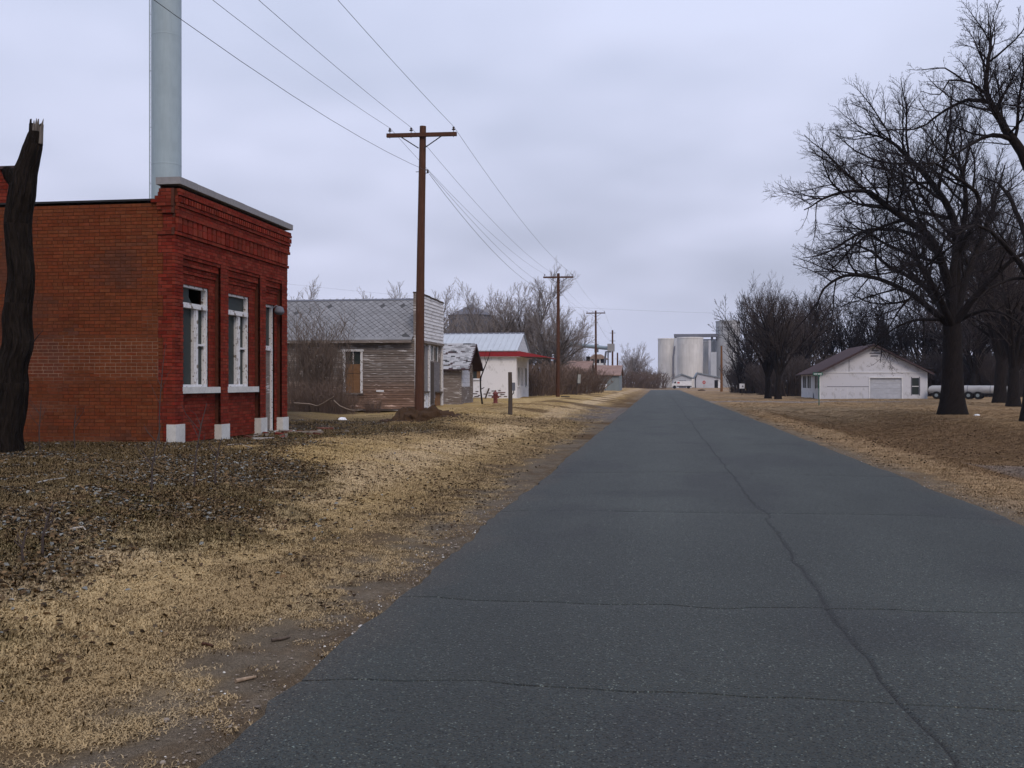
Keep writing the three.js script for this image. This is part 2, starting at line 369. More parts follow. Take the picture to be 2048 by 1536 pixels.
{
  const axis = (breaks) => { const o = []; for (const [a, b, s0, s1] of breaks) { let v = a; const n = Math.max(2, Math.round(Math.abs(b - a) / ((s0 + s1) / 2))); for (let i = 0; i < n; i++) { const t = i / n; const w = s0 === s1 ? t : ((s0 * t + (s1 - s0) * t * t / 2) / ((s0 + s1) / 2)); o.push(a + (b - a) * w); } } o.push(breaks.at(-1)[1]); return o; };
  const xs = [...axis([[-900, -120, 80, 20], [-120, -30, 14, 1.4], [-30, -12.5, 1.2, 0.25], [-12.5, -2.3, 0.13, 0.12], [-2.3, ROAD_L, 0.06, 0.06]]), ROAD_L + 0.3, 1, ROAD_R - 0.3, ...axis([[ROAD_R, 6, 0.1, 0.1], [6, 18, 0.25, 0.4], [18, 60, 0.8, 3], [60, 160, 6, 20], [160, 900, 40, 80]])];
  const Ls = axis([[-300, -20, 40, 10], [-20, 2, 4, 0.4], [2, 20, 0.12, 0.13], [20, 45, 0.2, 0.3], [45, 110, 0.5, 1], [110, 260, 1.5, 5], [260, 1500, 30, 120]]);
  const W = xs.length, p = [], c = [], u = [], ix = [];
  for (const L of Ls) for (const x of xs) { p.push(x, groundY(x, -L), -L); c.push(...groundColour(x, L)); u.push(x, L); }
  for (let j = 0; j < Ls.length - 1; j++) for (let i = 0; i < W - 1; i++) { const a = j * W + i; ix.push(a, a + 1, a + W + 1, a, a + W + 1, a + W); }
  const g = new THREE.BufferGeometry(); g.setAttribute('position', new THREE.Float32BufferAttribute(p, 3)); g.setAttribute('color', new THREE.Float32BufferAttribute(c, 3)); g.setAttribute('uv', new THREE.Float32BufferAttribute(u, 2)); g.setIndex(ix); g.computeVertexNormals();
  const m = mesh('ground', g, mat([2, 2, 2], { map: strawMap, bumpMap: strawBump, bumpScale: 0.012, vertexColors: true, roughness: 1 }), scene); kind(m, 'structure');
  console.log('ground', W, Ls.length);
}
// ───────────────────────── road: worn chip-seal with a long joint and cross cracks as real grooves ─────────────────────────
{
  const N = 2048, SZ = 3.6, r = rngOf(5);
  const stone = new Float32Array(N * N).fill(0.5), hgtMap = new Float32Array(N * N);
  for (let k = 0; k < 110000; k++) {       // chips of stone of 4 to 11 mm
    const x = r() * N, y = r() * N, R = 1.2 + 3.0 * r() * r(), q = r(), tone = q < 0.10 ? 2.2 + r() * 1.6 : q < 0.5 ? 0.7 + r() * 0.7 : 0.08 + r() * 0.4, sx = 0.7 + r() * 0.6;
    for (let j = -4; j <= 4; j++) for (let i = -4; i <= 4; i++) if ((i * sx) ** 2 + (j / sx) ** 2 < R * R) { const o = ((((y | 0) + j) % N + N) % N) * N + (((x | 0) + i) % N + N) % N; stone[o] = tone; hgtMap[o] = 0.4 + 0.6 * (1 - (i * i + j * j) / (R * R + 6)); }
  }
  const map = tex(N, N, (u, v, i, j) => { const g = stone[j * N + i]; const w = hash2(i >> 2, j >> 2, 7) - 0.5; return S3([0.34 * g * (1 + 0.35 * w), 0.34 * g, 0.345 * g * (1 - 0.3 * w)]); });
  const bmp = tex(1024, 1024, (u, v, i, j) => hgtMap[j * 2 * N + i * 2], false);
  for (const t of [map, bmp]) t.repeat.set(1 / SZ, 1 / SZ);
  // columns (x) and rows (L); the joint wanders, cracks wander
  const joint = L => 1.2 + 0.05 * (fbm(L * 0.35, 3, 3, 211) - 0.5) * 2 + 0.03 * (vnoise(L * 2.2, 9, 213) - 0.5) + 0.025 * (vnoise(L * 8, 9, 215) - 0.5) + (L > 11.9 && L < 12.7 ? 0.06 : 0);
  const wJ = L => 0.006 + 0.026 * vnoise(L * 7, 1, 221) * smooth(0.25, 0.6, vnoise(L * 0.7, 5, 223)) + 0.012;
  const xs = []; for (let x = ROAD_L; x < 0.85; x += 0.2) xs.push(x);
  const leftN = xs.length; const right = []; for (let x = 1.6; x < ROAD_R; x += 0.2) right.push(x); right.push(ROAD_R);
  const cracks = [[5.12, 1, 0.010], [7.2, 2, 0.011], [12.35, 3, 0.013], [17.6, 4, 0.010], [26, 5, 0.011], [37.5, 6, 0.013], [52, 7, 0.016], [68, 8, 0.02]];
  const rows = []; let L = 1.2;
  const regular = []; while (L < ROAD_END) { regular.push(L); L += L < 16 ? 0.09 : L < 20 ? 0.25 : L < 60 ? 0.6 : 2.5; } regular.push(ROAD_END);
  for (const q of regular) if (!cracks.some(c => Math.abs(c[0] - q) < 0.32)) rows.push({ L: q, s: 0 });
  for (const [cL, s, w] of cracks) for (const side of [-1, 0, 1]) rows.push({ L: cL + side * 1e-4, s, side, w });
  rows.sort((a, b) => a.L - b.L);
  const p = [], c = [], u = [], ix = [], edgeL = [], edgeR = [];
  for (const q of rows) {
    const cols = [];
    const el = ROAD_L + (fbm(q.L * 0.5, 4, 3, 231) - 0.5) * 0.12 + (vnoise(q.L * 5, 2, 233) - 0.5) * 0.06, er = ROAD_R + (fbm(q.L * 0.5, 8, 3, 235) - 0.5) * 0.18 + (vnoise(q.L * 5, 6, 237) - 0.5) * 0.05;
    xs.forEach((x, i) => cols.push([i === 0 ? el : x + (i < 2 ? 0.1 : 0), 0]));
    const jx = joint(q.L), w = wJ(q.L); cols.push([jx - w - 0.02, 0], [jx - w, 0], [jx, -0.014], [jx + w, 0], [jx + w + 0.02, 0]);
    right.forEach((x, i) => cols.push([i === right.length - 1 ? er : x, 0]));
    cols.forEach(([x, dy], i) => {
      let LL = q.L, y = dy;
      if (q.s) {
        const wob = (fbm(x * 1.1, q.s * 7, 4, 241) - 0.5) * 0.36 + (vnoise(x * 9, q.s, 243) - 0.5) * 0.03, fade = smooth(0.22, 0.45, vnoise(x * 0.9, q.s * 3.3, 247));
        LL = q.L + wob + q.side * q.w * (0.35 + 0.65 * fade + 0.5 * vnoise(x * 6, q.s, 249));
        if (q.side === 0) y = Math.min(y, -0.026 * (0.25 + 0.75 * fade));
      }
      const edge = Math.min(x - el, er - x), crown = 0.03 * (1 - ((x - 1.06) / 3) ** 2);
      y += (i === 0 || i === cols.length - 1) ? -0.012 : 0;
      y += crown + 0.012 * (fbm(x * 0.6, LL * 0.4, 2, 251) - 0.5) + 0.004;
      p.push(x, y, -LL); u.push(x, LL);
      const wheel = Math.exp(-(((Math.abs(x - 1.06) - 1.0) / 0.5) ** 2));
      let k = 0.86 + 0.35 * (fbm(x * 0.5, LL * 0.16, 4, 255) - 0.5) + 0.3 * (fbm(x * 2.2, LL * 0.9, 3, 257) - 0.5) + 0.16 * wheel;
      let col = [k * 0.18, k * 0.203, k * 0.172]; const tar = smooth(0.62, 0.72, fbm(x * 0.9 + 31, LL * 0.45, 4, 261)); col = mix3(col, [0.10, 0.105, 0.10], 0.55 * tar);
      col = mix3(col, [0.24, 0.2, 0.15], 0.5 * smooth(0.35, 0.02, edge + (vnoise(x * 3, LL * 2, 259) - 0.5) * 0.35));
            if (dy < 0) col = [0.06, 0.06, 0.055];
      c.push(...col);
      if (i === 0) edgeL.push([x, y, -LL]); if (i === cols.length - 1) edgeR.push([x, y, -LL]);
    });
  }
  const W = leftN + 5 + right.length;
  for (let j = 0; j < rows.length - 1; j++) for (let i = 0; i < W - 1; i++) { const a = j * W + i; ix.push(a, a + 1, a + W + 1, a, a + W + 1, a + W); }
  // broken edges of the slab go down into the verge
  for (const [e, flip] of [[edgeL, 0], [edgeR, 1]]) for (let j = 0; j < e.length - 1; j++) {
    const b = p.length / 3, q0 = e[j], q1 = e[j + 1];
    for (const q of [q0, q1]) { p.push(q[0], q[1], q[2], q[0] + (flip ? 0.03 : -0.03), q[1] - 0.12, q[2]); c.push(0.3, 0.29, 0.28, 0.3, 0.29, 0.28); u.push(q[0], -q[2], q[0] + 0.12, -q[2]); }
    flip ? ix.push(b, b + 1, b + 3, b, b + 3, b + 2) : ix.push(b, b + 3, b + 1, b, b + 2, b + 3);
  }
  const g = new THREE.BufferGeometry(); g.setAttribute('position', new THREE.Float32BufferAttribute(p, 3)); g.setAttribute('color', new THREE.Float32BufferAttribute(c, 3)); g.setAttribute('uv', new THREE.Float32BufferAttribute(u, 2)); g.setIndex(ix); g.computeVertexNormals();
  kind(mesh('road', g, mat([1, 1, 1], { map, bumpMap: bmp, bumpScale: 0.009, vertexColors: true, roughness: 0.72, specularIntensity: 0.6 }), scene), 'structure');
  console.log('road', rows.length, W);
}
// ───────────────────────── red brick building ─────────────────────────
const GL = 0.42;                                   // level of the left-hand lots
{
  const XF = -9.12, L0 = 17.87, L1 = 23.67, XB = -26, CH = 0.0677, BL = 0.205, JT = 0.011;
  const b = thing('brick_building', 'red brick one-storey storefront with corbelled cornice and white windows, nearest on the left', 'building', [XF, GL, -L0]);
  // local frame: x inward is negative, z from 0 (near corner) to -(L1-L0); y from the ground
  const LEN = L1 - L0, R = rngOf(11);
  const z = l => -l;                               // l: metres along the street front from the near corner
  const lf = px => lenOn(px, XF) - L0;             // surveyed along the front
  const pier = [[0, lf(367)], [lf(442), lf(457)], [lf(521), lf(532)], [lf(564.5), LEN]];
  const REC = 0.13;
  const win = [[pier[0][1] + 0.02, lf(428) + 0.03], [pier[1][1] + 0.02, lf(508) + 0.03]], door = [pier[2][1], pier[3][0] - 0.16];
  const winLo = 1.09, winHi = 3.14, doorHi = 3.05;
  const Y = w => w - GL;                           // world height to local
  const bays = [[pier[0][1], pier[1][0]], [pier[1][1], pier[2][0]], [pier[2][1], pier[3][0]]];
  const facing = [], mort = new MB();
  const red = () => { const k = 0.7 + 0.55 * R(), h = R(); return [0.165 * k, (0.020 + 0.014 * h) * k, (0.012 + 0.008 * h) * k]; };
  const dull = (x, y) => { const k = 0.8 + 0.26 * R(), h = R(), st = fbm(x * 0.9, y * 0.9, 3, 301); let c = [0.155 * k, (0.038 + 0.012 * h) * k, (0.015 + 0.006 * h) * k]; return mix3(c, [0.085 * k, 0.04 * k, 0.028 * k], 0.7 * smooth(0.5, 0.72, st + 0.12 * (R() - 0.5))); };
  // ---- street front, course by course
  const front = new MB(), top = Y(5.36);
  const nC = Math.floor(top / CH);
  for (let i = 0; i < nC; i++) {
    const y0 = i * CH, y1 = y0 + CH, yc = y0 + CH / 2, w = yc + GL;
    let segs = [];
    const plain = (off) => segs.push([0, LEN, off]);
    if (w < 4.05) {                                // piers and recessed bays, stepped corbels at the head of each bay
      let step = -REC; const up = (w - 3.72) / CH; if (up > 0) step = -REC + Math.min(REC - 0.02, 0.026 * Math.ceil(up)) * (Math.ceil(up) % 2 ? 1 : 0.72);
      pier.forEach(([a, e]) => segs.push([a, e, 0]));
      bays.forEach(([a, e], k) => {
        if (k < 2) { if (yc > winLo && yc < winHi) { segs.push([win[k][1], e, -REC]); } else segs.push([a, e, step]); }
        else if (yc > doorHi) segs.push([a, e, step]); else segs.push([door[1], e, -REC]);
      });
    } else if (w < 4.41) plain(0);
    else if (w < 4.49) plain(0.04);
    else if (w < 4.78) plain(0.0);
    else if (w < 4.85) plain(0.075);
    else if (w < 4.93) plain(0.055);
    else if (w < 5.03) plain(0.085);
    else if (w < 5.14) plain(0.06);
    else if (w < 5.22) plain(0.115);
    else plain(0.10);
    for (const [a, e, off] of segs) {
      if (e - a < 0.02) continue;
      mort.box(-0.30, y0, z(e), off - 0.009, y1, z(a < 0.01 ? 0.02 : a));
      let l = a + ((i % 2) ? 0 : -BL / 2 - (a < 0.01 ? 0 : 0.0)); const first = l;
      while (l < e - 0.01) {
        const s = Math.max(l, a), t = Math.min(l + BL, e); l += BL + JT;
        if (t - s < 0.025) continue;
        front.tint(red()).box(off - 0.06, y0 + JT / 2, z(t), off + (R() - 0.5) * 0.004, y1 - JT / 2, z(s), R() * 3, R() * 3);
      }
    }
  }
  // ranked upright bricks: tall bars in the frieze, small dentils above
  for (let l = 0.02; l < LEN - 0.1; l += 0.212) for (let q = 0; q < 2; q++) front.tint(red()).box(-0.02, Y(4.492) + q * 0.146, z(l + 0.165), 0.05 + R() * 0.004, Y(4.492) + q * 0.146 + 0.138, z(l), R() * 3, R() * 3);
  for (let l = 0.02; l < LEN - 0.06; l += 0.112) front.tint(red()).box(0.0, Y(5.032), z(l + 0.066), 0.108 + R() * 0.003, Y(5.138), z(l), R() * 3, R() * 3);
  // ---- wrap of face brick round the near corner (toothed) and the painted common-brick side wall
  const side = new MB(), sideTop = Y(5.07), loose = [], nS = Math.floor(sideTop / CH), XEND = XB - XF;
  const sideMort = new MB().tint([0.085, 0.035, 0.024]);
  const pale = (x, y) => { const w = y + GL; return smooth(1.55, 1.7, w) * (1 - smooth(2.35, 2.5, w)) * smooth(0.38, 0.55, fbm(x * 0.8, w * 3.5, 3, 307)) + 0.55 * smooth(0.6, 0.7, fbm(x * 0.5 + 9, w * 1.4, 3, 311)); };
  for (let i = 0; i < nC; i++) {
    const y0 = i * CH, y1 = y0 + CH, w = y0 + GL, hi = i >= nS;
    const wrap = -(0.24 + ((Math.floor(i / 6) % 2) ? 0.105 : 0));
    let x = 0; let off = 0;
    // wrap bricks, also the stepped side of the cornice
    const bulge = w < 4.41 ? 0 : w < 4.49 ? 0.03 : w < 4.78 ? 0 : w < 4.85 ? 0.05 : w < 4.93 ? 0.035 : w < 5.03 ? 0.055 : 0.04;
    const lim = hi ? (w < 5.18 ? -0.42 + (w - 5.07) * 1.0 : -0.31) : wrap;
    let l = (i % 2) ? 0 : BL / 2;
    let s = -0.061;
    while (s > lim + 0.02) { const t = Math.max(s - ((i % 2 && s === -0.061) ? 0.10 : BL), lim); side.tint(red()).box(t, y0 + JT / 2, -0.07, s, y1 - JT / 2, bulge + (R() - 0.5) * 0.004, R() * 3, R() * 3); s = t - JT; }
    sideMort.tint([0.085, 0.035, 0.024]).box(lim, y0, -0.25, -0.009, y1, bulge - 0.009);
    if (hi) continue;
    s = wrap - JT - ((i % 2) ? 0 : 0.0);
    let k = 0; s -= 0;
    const header = i % 6 === 3;
    while (s > XEND) {
      const len = header ? 0.098 : (k === 0 && i % 2 ? 0.1 : BL); const t = s - len; k++;
      if (s < -4.4 && t < -4.4 && XF + s < -14.4) { break; }
      const p = pale((s + t) / 2, y0), c = dull((s + t) / 2, y0), back = p > 0.5 ? -R() * 0.004 : (R() - 0.5) * 0.004;
      const cc = mix3(c, [0.13, 0.045, 0.028], 0.35 * p);
      loose.push([t, y0 + JT / 2, -0.06, s, y1 - JT / 2, back, cc, p]); s = t - JT;
    }
  }
  // mortar of the side wall, ivory where the paint has gone
  for (let i = 0; i < nS; i++) for (let xx = -0.35; xx > -5.3; xx -= 0.33) { const p = pale(xx, i * CH), m2 = 0.75 + 0.3 * R(); sideMort.tint(mix3([0.09 * m2, 0.034 * m2, 0.018 * m2], [0.33, 0.22, 0.155], clamp(p * 0.75))).box(xx - 0.33, i * CH, -0.25, xx, (i + 1) * CH, -0.007); }
  // three hundred of the side wall's bricks, the ones nearest to the viewer's height, each a piece of its own
  const order = loose.map((q, i) => [Math.hypot((q[0] + 0.95) * 1.0, (q[1] - 1.9) * 1.5), i]).sort((a, c) => a[0] - c[0]);
  const own = new Set(order.slice(0, 300).map(q => q[1]));
  const unit = {}, tones = {};
  const rest = new MB();
  loose.forEach((q, i) => {
    const [x0, y0, z0, x1, y1, z1, c] = q;
    if (own.has(i)) {
      const len = x1 - x0, key = len.toFixed(3) + (i % 4); unit[key] ??= new MB().box(-len / 2, -(CH - JT) / 2, -0.06, len / 2, (CH - JT) / 2, 0, (i % 4) * 0.77, (i % 4) * 0.31).geo();
      const lum = Math.round(c[0] * 60) + '_' + Math.round(c[1] * 160); tones[lum] ??= gmat(c, T.brick, { bumpMap: T.brickB, bumpScale: 0.004, roughness: 0.95 });
      mesh('brick', unit[key], tones[lum], b, [(x0 + x1) / 2, (y0 + y1) / 2, z1]);
    } else rest.tint(c).box(x0, y0, z0, x1, y1, z1, (i * 0.37) % 3, (i * 0.73) % 3);
  });
  // the unseen far side, rear and roof of the shell
  kind(front.build('front_brickwork', M.brick, b), 'stuff');
  kind(side.build('corner_brickwork', M.brick, b), 'stuff');
  kind(rest.build('side_brickwork', M.brick, b), 'stuff');
  mort.build('mortar', M.mortar, b);
  sideMort.hasC = true; sideMort.build('side_mortar', vmat(T.brick), b);
  const shell = new MB().tint([0.14, 0.05, 0.028]);
  shell.box(XEND, 0, -0.26, -5.25, sideTop, -0.02);                     // side wall far beyond the frame
  shell.box(-5.25, 0, -0.26, -0.25, sideTop, -0.255);
  shell.box(XEND, 0, -LEN, -0.31, sideTop - 0.3, -LEN + 0.26).box(XEND, 0, -LEN + 0.26, XEND + 0.26, sideTop, -0.26);
  shell.box(-0.31, Y(4.5), -LEN + 0.02, -0.302, top, -0.02);
  shell.build('wall', M.brick, b);
  new MB().box(XEND, Y(4.4), -LEN + 0.1, -0.32, Y(4.46), -0.2).build('roof', M.tar, b);
  new MB().box(XEND, sideTop - 0.002, -0.30, -0.42, sideTop + 0.035, 0.025).build('side_coping', M.tar, b);
  // raised rear parapet, seen beside the dead trunk
  const xr = xOn(33, L0) - XF;
  const rp = new MB(); const hp = Y(hgt(338, depth(xOn(15, L0), L0)));
  for (let i = 0; i < Math.floor((hp - sideTop) / CH); i++) for (let s = xr - ((i % 2) ? 0 : 0.1); s > -6.5; s -= BL + JT) rp.tint(red()).box(s - BL, sideTop + 0.035 + i * CH, -0.3, s, sideTop + 0.035 + (i + 1) * CH - JT, 0.0, R() * 3, R() * 3);
  rp.tint([0.07, 0.03, 0.02]).box(XEND, sideTop, -0.28, xr - 0.01, hp, -0.012);
  rp.build('rear_parapet', M.brick, b);
  new MB().box(XEND, hp - 0.01, -0.34, xr + 0.06, hp + 0.05, 0.05).build('parapet_cap', M.brownRoof, b);
  // coping along the street front in cast lengths
  const cuts = [-0.06, 0.66, 1.42, 2.2, 2.95, 3.7, 4.45, 5.2, LEN + 0.03];
  for (let i = 0; i < cuts.length - 1; i++) new MB().box(-0.36, Y(5.365), z(cuts[i + 1] - 0.006), 0.135, Y(5.50) - (i % 3) * 0.004, z(cuts[i]), i * 0.7).build('coping_block', M.coping, b);
  // limestone plinth blocks
  pier.forEach(([a, e], k) => { const yb = -0.12, yt = [0.38, 0.30, 0.36, 0.33][k]; new MB().box(-0.16, yb, z(e + 0.012), 0.028, yt, z(a - 0.03), k * 0.6, k).build('plinth_block', M.limestone, b); });
  // windows
  win.forEach(([a, e], k) => {
    const zc = (p0, p1, x0, x1, y0, y1) => new MB().box(x0, y0, z(p1), x1, y1, z(p0), k * 0.9 + p0, y0);
    const sill = zc(a - 0.05, bays[k][1] - 0.02 - (k ? 0.06 : 0.0), -0.22, -REC + 0.13, winLo - 0.125, winLo - 0.002).build('sill', M.limestone, b);
    const yT = Y(3.12), fr = 0.055, xo = -REC - 0.03, xi = -REC - 0.14;
    const f = thingPart('window', b);
    const F = (p0, p1, y0, y1, x0 = xi, x1 = xo, n = 'frame') => zc(p0, p1, x0, x1, y0, y1).build(n, M.oldWhite, f);
    F(a, a + fr, winLo, winHi); F(e - fr, e, winLo, winHi);
    F(a + fr, e - fr, winHi - 0.07, winHi); F(a + fr, e - fr, winLo, winLo + 0.05);
    F(a - 0.0 + fr, e - fr, yT - 0.04, yT + 0.06, xi, xo + 0.03, 'transom_bar');
    const mid = a + (e - a) * 0.66, yb = yT - 0.04;
    F(mid - 0.06, mid + 0.05, winLo + 0.05, yb, xi, xo - 0.005, 'mullion');
    F(mid + 0.05, e - fr, winLo + 0.05 + (yb - winLo) * 0.5, winLo + 0.09 + (yb - winLo) * 0.5, xi, xo - 0.03, 'meeting_rail');
    F(a + fr, a + fr + 0.045, winLo + 0.05, yb, xi, xo - 0.02, 'sash'); F(mid - 0.105, mid - 0.06, winLo + 0.05, yb, xi, xo - 0.02, 'sash');
    F(mid + 0.05, mid + 0.085, winLo + 0.05, yb, xi, xo - 0.035, 'sash'); F(e - fr - 0.04, e - fr, winLo + 0.05, yb, xi, xo - 0.035, 'sash');
    const pane = (p0, p1, y0, y1, n = 'pane') => zc(p0, p1, xi + 0.02, xi + 0.026, y0, y1).build(n, M.dirtyGlass, f);
    pane(a + fr, mid - 0.06, winLo + 0.05, yb); pane(mid + 0.05, e - fr, winLo + 0.05, yb);
    pane(a + fr, a + (e - a) * (k ? 1 : 0.55) - fr, yb + 0.1, winHi - 0.07);
    if (!k) { const zt = z(a + (e - a) * 0.55 - fr); new MB().poly([[xi + 0.024, yb + 0.1, zt], [xi + 0.024, yb + 0.1, zt - 0.16], [xi + 0.024, yb + 0.24, zt]]).build('broken_pane', M.dirtyGlass, f); }
    void sill;
  });
  function thingPart(n, p) { const g = new THREE.Group(); g.name = n; p.add(g); return g; }
  // doorway: worn panel door, light above, a small lamp hood
  {
    const f = thingPart('door', b), [a, e] = door, xo = -REC - 0.10;
    const bx = (n, p0, p1, x0, x1, y0, y1, m) => new MB().box(x0, y0, z(p1), x1, y1, z(p0), 0.3, 0.2).build(n, m, f);
    bx('door_leaf', a + 0.05, e - 0.06, xo - 0.05, xo, 0.06, 1.95, M.greyBoard);
    for (const [y0, y1] of [[0.25, 0.85], [1.0, 1.82]]) bx('door_panel', a + 0.17, e - 0.18, xo - 0.04, xo + 0.012, y0, y1, M.greyBoard);
    bx('frame', a, a + 0.05, xo - 0.06, xo + 0.05, 0.02, doorHi, M.oldWhite); bx('frame', e - 0.06, e, xo - 0.06, xo + 0.05, 0.02, doorHi, M.oldWhite);
    bx('frame', a + 0.05, e - 0.06, xo - 0.06, xo + 0.04, 1.95, 2.06, M.oldWhite); bx('frame', a + 0.05, e - 0.06, xo - 0.06, xo + 0.04, doorHi - 0.06, doorHi, M.oldWhite);
    bx('pane', a + 0.05, e - 0.06, xo - 0.03, xo - 0.02, 2.06, doorHi - 0.06, M.dirtyGlass);
    bx('door_step', a - 0.1, e + 0.2, -0.3, 0.35, -0.25, 0.02, M.limestone);
    const hood = new MB().tube([V(-0.14, 2.98, z(e - 0.1)), V(-0.04, 3.03, z(e - 0.1)), V(0.03, 2.98, z(e - 0.1))], 0.022, 6).lathe(0.03, z(e - 0.1), [[0.03, 3.02], [0.09, 2.99], [0.12, 2.9], [0.115, 2.86], [0.07, 2.82], [0, 2.81]], 14).build('lamp_hood', M.darkTin, b); void hood;
  }
  // brick infill behind recessed bays so the shell is closed
  const fill = new MB();
  fill.box(-0.34, 0, z(LEN), -0.30, winLo - 0.1, -0.02).box(-0.34, winHi - 0.02, z(LEN), -0.30, Y(4.6), -0.02);
  for (const [a, e] of [[0.02, win[0][0]], [win[0][1], win[1][0]], [win[1][1], door[0]], [door[1], LEN]]) fill.box(-0.34, winLo - 0.1, z(e), -0.30, winHi - 0.02, z(a));
  fill.build('inner_wall', M.mortar, b);
}
// ───────────────────────── weathered grey store with a false front ─────────────────────────
const part = (n, p) => { const g = new THREE.Group(); g.name = n; p.add(g); return g; };
{
  const XF = -10.96, L0 = 44.3, L1 = 49.7, W = L1 - L0, BACK = -15, R = rngOf(23);
  const b = thing('false_front_store', 'weathered grey clapboard store with white false front and patterned shingle roof', 'building', [XF, GL, -L0]);
  const Y = w => w - GL, eave = Y(3.62), ridge = Y(5.62), sideX = px => xOn(px, L0) - XF;
  const wx0 = sideX(687), wx1 = sideX(725), wy0 = Y(1.12), wy1 = Y(3.06);
  // clapboards of the side wall, one by one, cut round the window
  const EX = 0.104; let i = 0;
  for (let y = -0.02; y < eave - 0.02; y += EX, i++) {
    const spans = (y + EX > wy0 && y < wy1) ? [[BACK, wx0], [wx1, -0.06]] : [[BACK, -0.06]];
    for (const [x0, x1] of spans) {
      const cuts = [x0]; let q = x0; if (x0 === BACK) { q = -8.2 + R() * 1.2; if (q < x1 - 1) cuts.push(q); } while ((q += 2.2 + R() * 1.6) < x1 - 0.8) cuts.push(q); cuts.push(x1);
      for (let k = 0; k < cuts.length - 1; k++) {
        const dy = (R() - 0.5) * 0.014, low = smooth(1.7, 0.5, y), tone = 0.75 + 0.5 * R(), m = new MB();
        m.tint([tone * lerp(1, 0.95, low), tone * lerp(1, 0.72, low), tone * lerp(1, 0.6, low)]);
        m.prism('x', [[-0.012, y + dy], [0.032 + R() * 0.014, y + dy], [0.006, y + EX + 0.012 + dy], [-0.012, y + EX + 0.012 + dy]], cuts[k] + 0.004, cuts[k + 1] - 0.004);
        for (let n = 0; n < m.u.length; n += 2) { m.u[n] += R.o ?? (i * 0.61 + k * 0.37); m.u[n + 1] += i * 0.23; }
        m.build('clapboard', M.greyBoardTint, b);
      }
    }
  }
  new MB().box(BACK, -0.1, -0.14, wx0, eave, -0.014).box(wx1, -0.1, -0.14, -0.02, eave, -0.014).box(wx0, -0.1, -0.14, wx1, wy0, -0.014).box(wx0, wy1, -0.14, wx1, eave, -0.014)
    .box(BACK, -0.1, -W, BACK + 0.1, eave, -0.14).box(BACK, -0.1, -W, -0.02, eave, -W + 0.12)
    .prism('x', [[-0.02, eave], [-W + 0.02, eave], [-W / 2, ridge - 0.1]], BACK, BACK + 0.1).build('sheathing', M.greyBoard, b);
  new MB().box(-0.055, -0.02, -0.05, 0.03, eave + 0.05, 0.045).build('corner_board', M.oldWhite, b);
  new MB().box(BACK, eave - 0.17, 0.0, -0.06, eave - 0.02, 0.05).build('frieze_board', M.greyBoard, b);
  {
    const w = part('window', b), bx = (n, x0, x1, y0, y1, z0, z1, m) => new MB().box(x0, y0, z0, x1, y1, z1, R() * 2, R() * 2).build(n, m, w);
    bx('frame', wx0 - 0.02, wx0 + 0.09, wy0, wy1, -0.08, 0.055, M.oldWhite); bx('frame', wx1 - 0.09, wx1 + 0.02, wy0, wy1, -0.08, 0.055, M.oldWhite);
    bx('frame', wx0 - 0.08, wx1 + 0.08, wy1 - 0.04, wy1 + 0.07, -0.08, 0.07, M.oldWhite); bx('sill', wx0 - 0.06, wx1 + 0.06, wy0 - 0.06, wy0, -0.08, 0.09, M.greyBoard);
    const xm = (wx0 + wx1) / 2, yb = Y(hgt(728, 45.6));
    bx('pane', wx0 + 0.09, xm - 0.02, yb, wy1 - 0.04, -0.05, -0.045, M.dirtyGlass); bx('pane', xm + 0.02, wx1 - 0.09, yb, wy1 - 0.04, -0.05, -0.045, M.dirtyGlass);
    bx('glazing_bar', xm - 0.02, xm + 0.02, yb, wy1 - 0.04, -0.06, -0.02, M.oldWhite);
    const yc = Y(hgt(746, 45.6));
    bx('boarding', wx0 + 0.09, xm - 0.005, yc, yb, -0.06, -0.02, M.ply); bx('boarding', xm + 0.005, wx1 - 0.09, yc, yb, -0.06, -0.015, M.ply);
    bx('boarding', wx0 + 0.09, xm - 0.01, wy0, yc - 0.03, -0.06, -0.02, M.ply); bx('boarding', xm + 0.01, wx1 - 0.09, wy0, yc - 0.02, -0.06, -0.01, M.ply);
  }
  new MB().box(-1.85, 0.76, 0.036, -1.5, 0.83, 0.05).build('patch', M.paintWhite, b);
  // roof: dark underlay with lapped diamond shingles
  const over = 0.32, run = W / 2 + over, rise = ridge - eave + 0.1, sl = Math.hypot(run, rise), ang = Math.atan2(rise, run), yE = ridge - rise;
  const rf = part('roof', b);
  new MB().prism('x', [[over, yE], [over, yE - 0.06], [-W / 2, ridge - 0.07], [-W - over, yE - 0.06], [-W - over, yE], [-W / 2, ridge]], BACK - 0.2, -0.13).build('roof_deck', gmat([0.07, 0.07, 0.072], T.mottle), rf);
  new MB().box(BACK - 0.2, yE - 0.12, over - 0.01, -0.14, yE - 0.005, over + 0.03).build('fascia', M.greyBoard, rf);
  new MB().prism('x', [[-W / 2 + 0.12, ridge - 0.04], [-W / 2, ridge + 0.04], [-W / 2 - 0.12, ridge - 0.04]], BACK - 0.2, -0.13).build('ridge_cap', M.darkTin, rf);
  new MB().prism('x', [[over + 0.02, yE - 0.002], [over + 0.02, yE + 0.03], [over - Math.cos(ang) * 0.2, yE + Math.sin(ang) * 0.2 + 0.03], [over - Math.cos(ang) * 0.2, yE + Math.sin(ang) * 0.2]], BACK - 0.2, -0.13).build('eave_strip', gmat([0.19, 0.19, 0.195], T.mottle), rf);
  const hw = 0.165, hh = 0.19, cut = 0.11, plate = new MB();
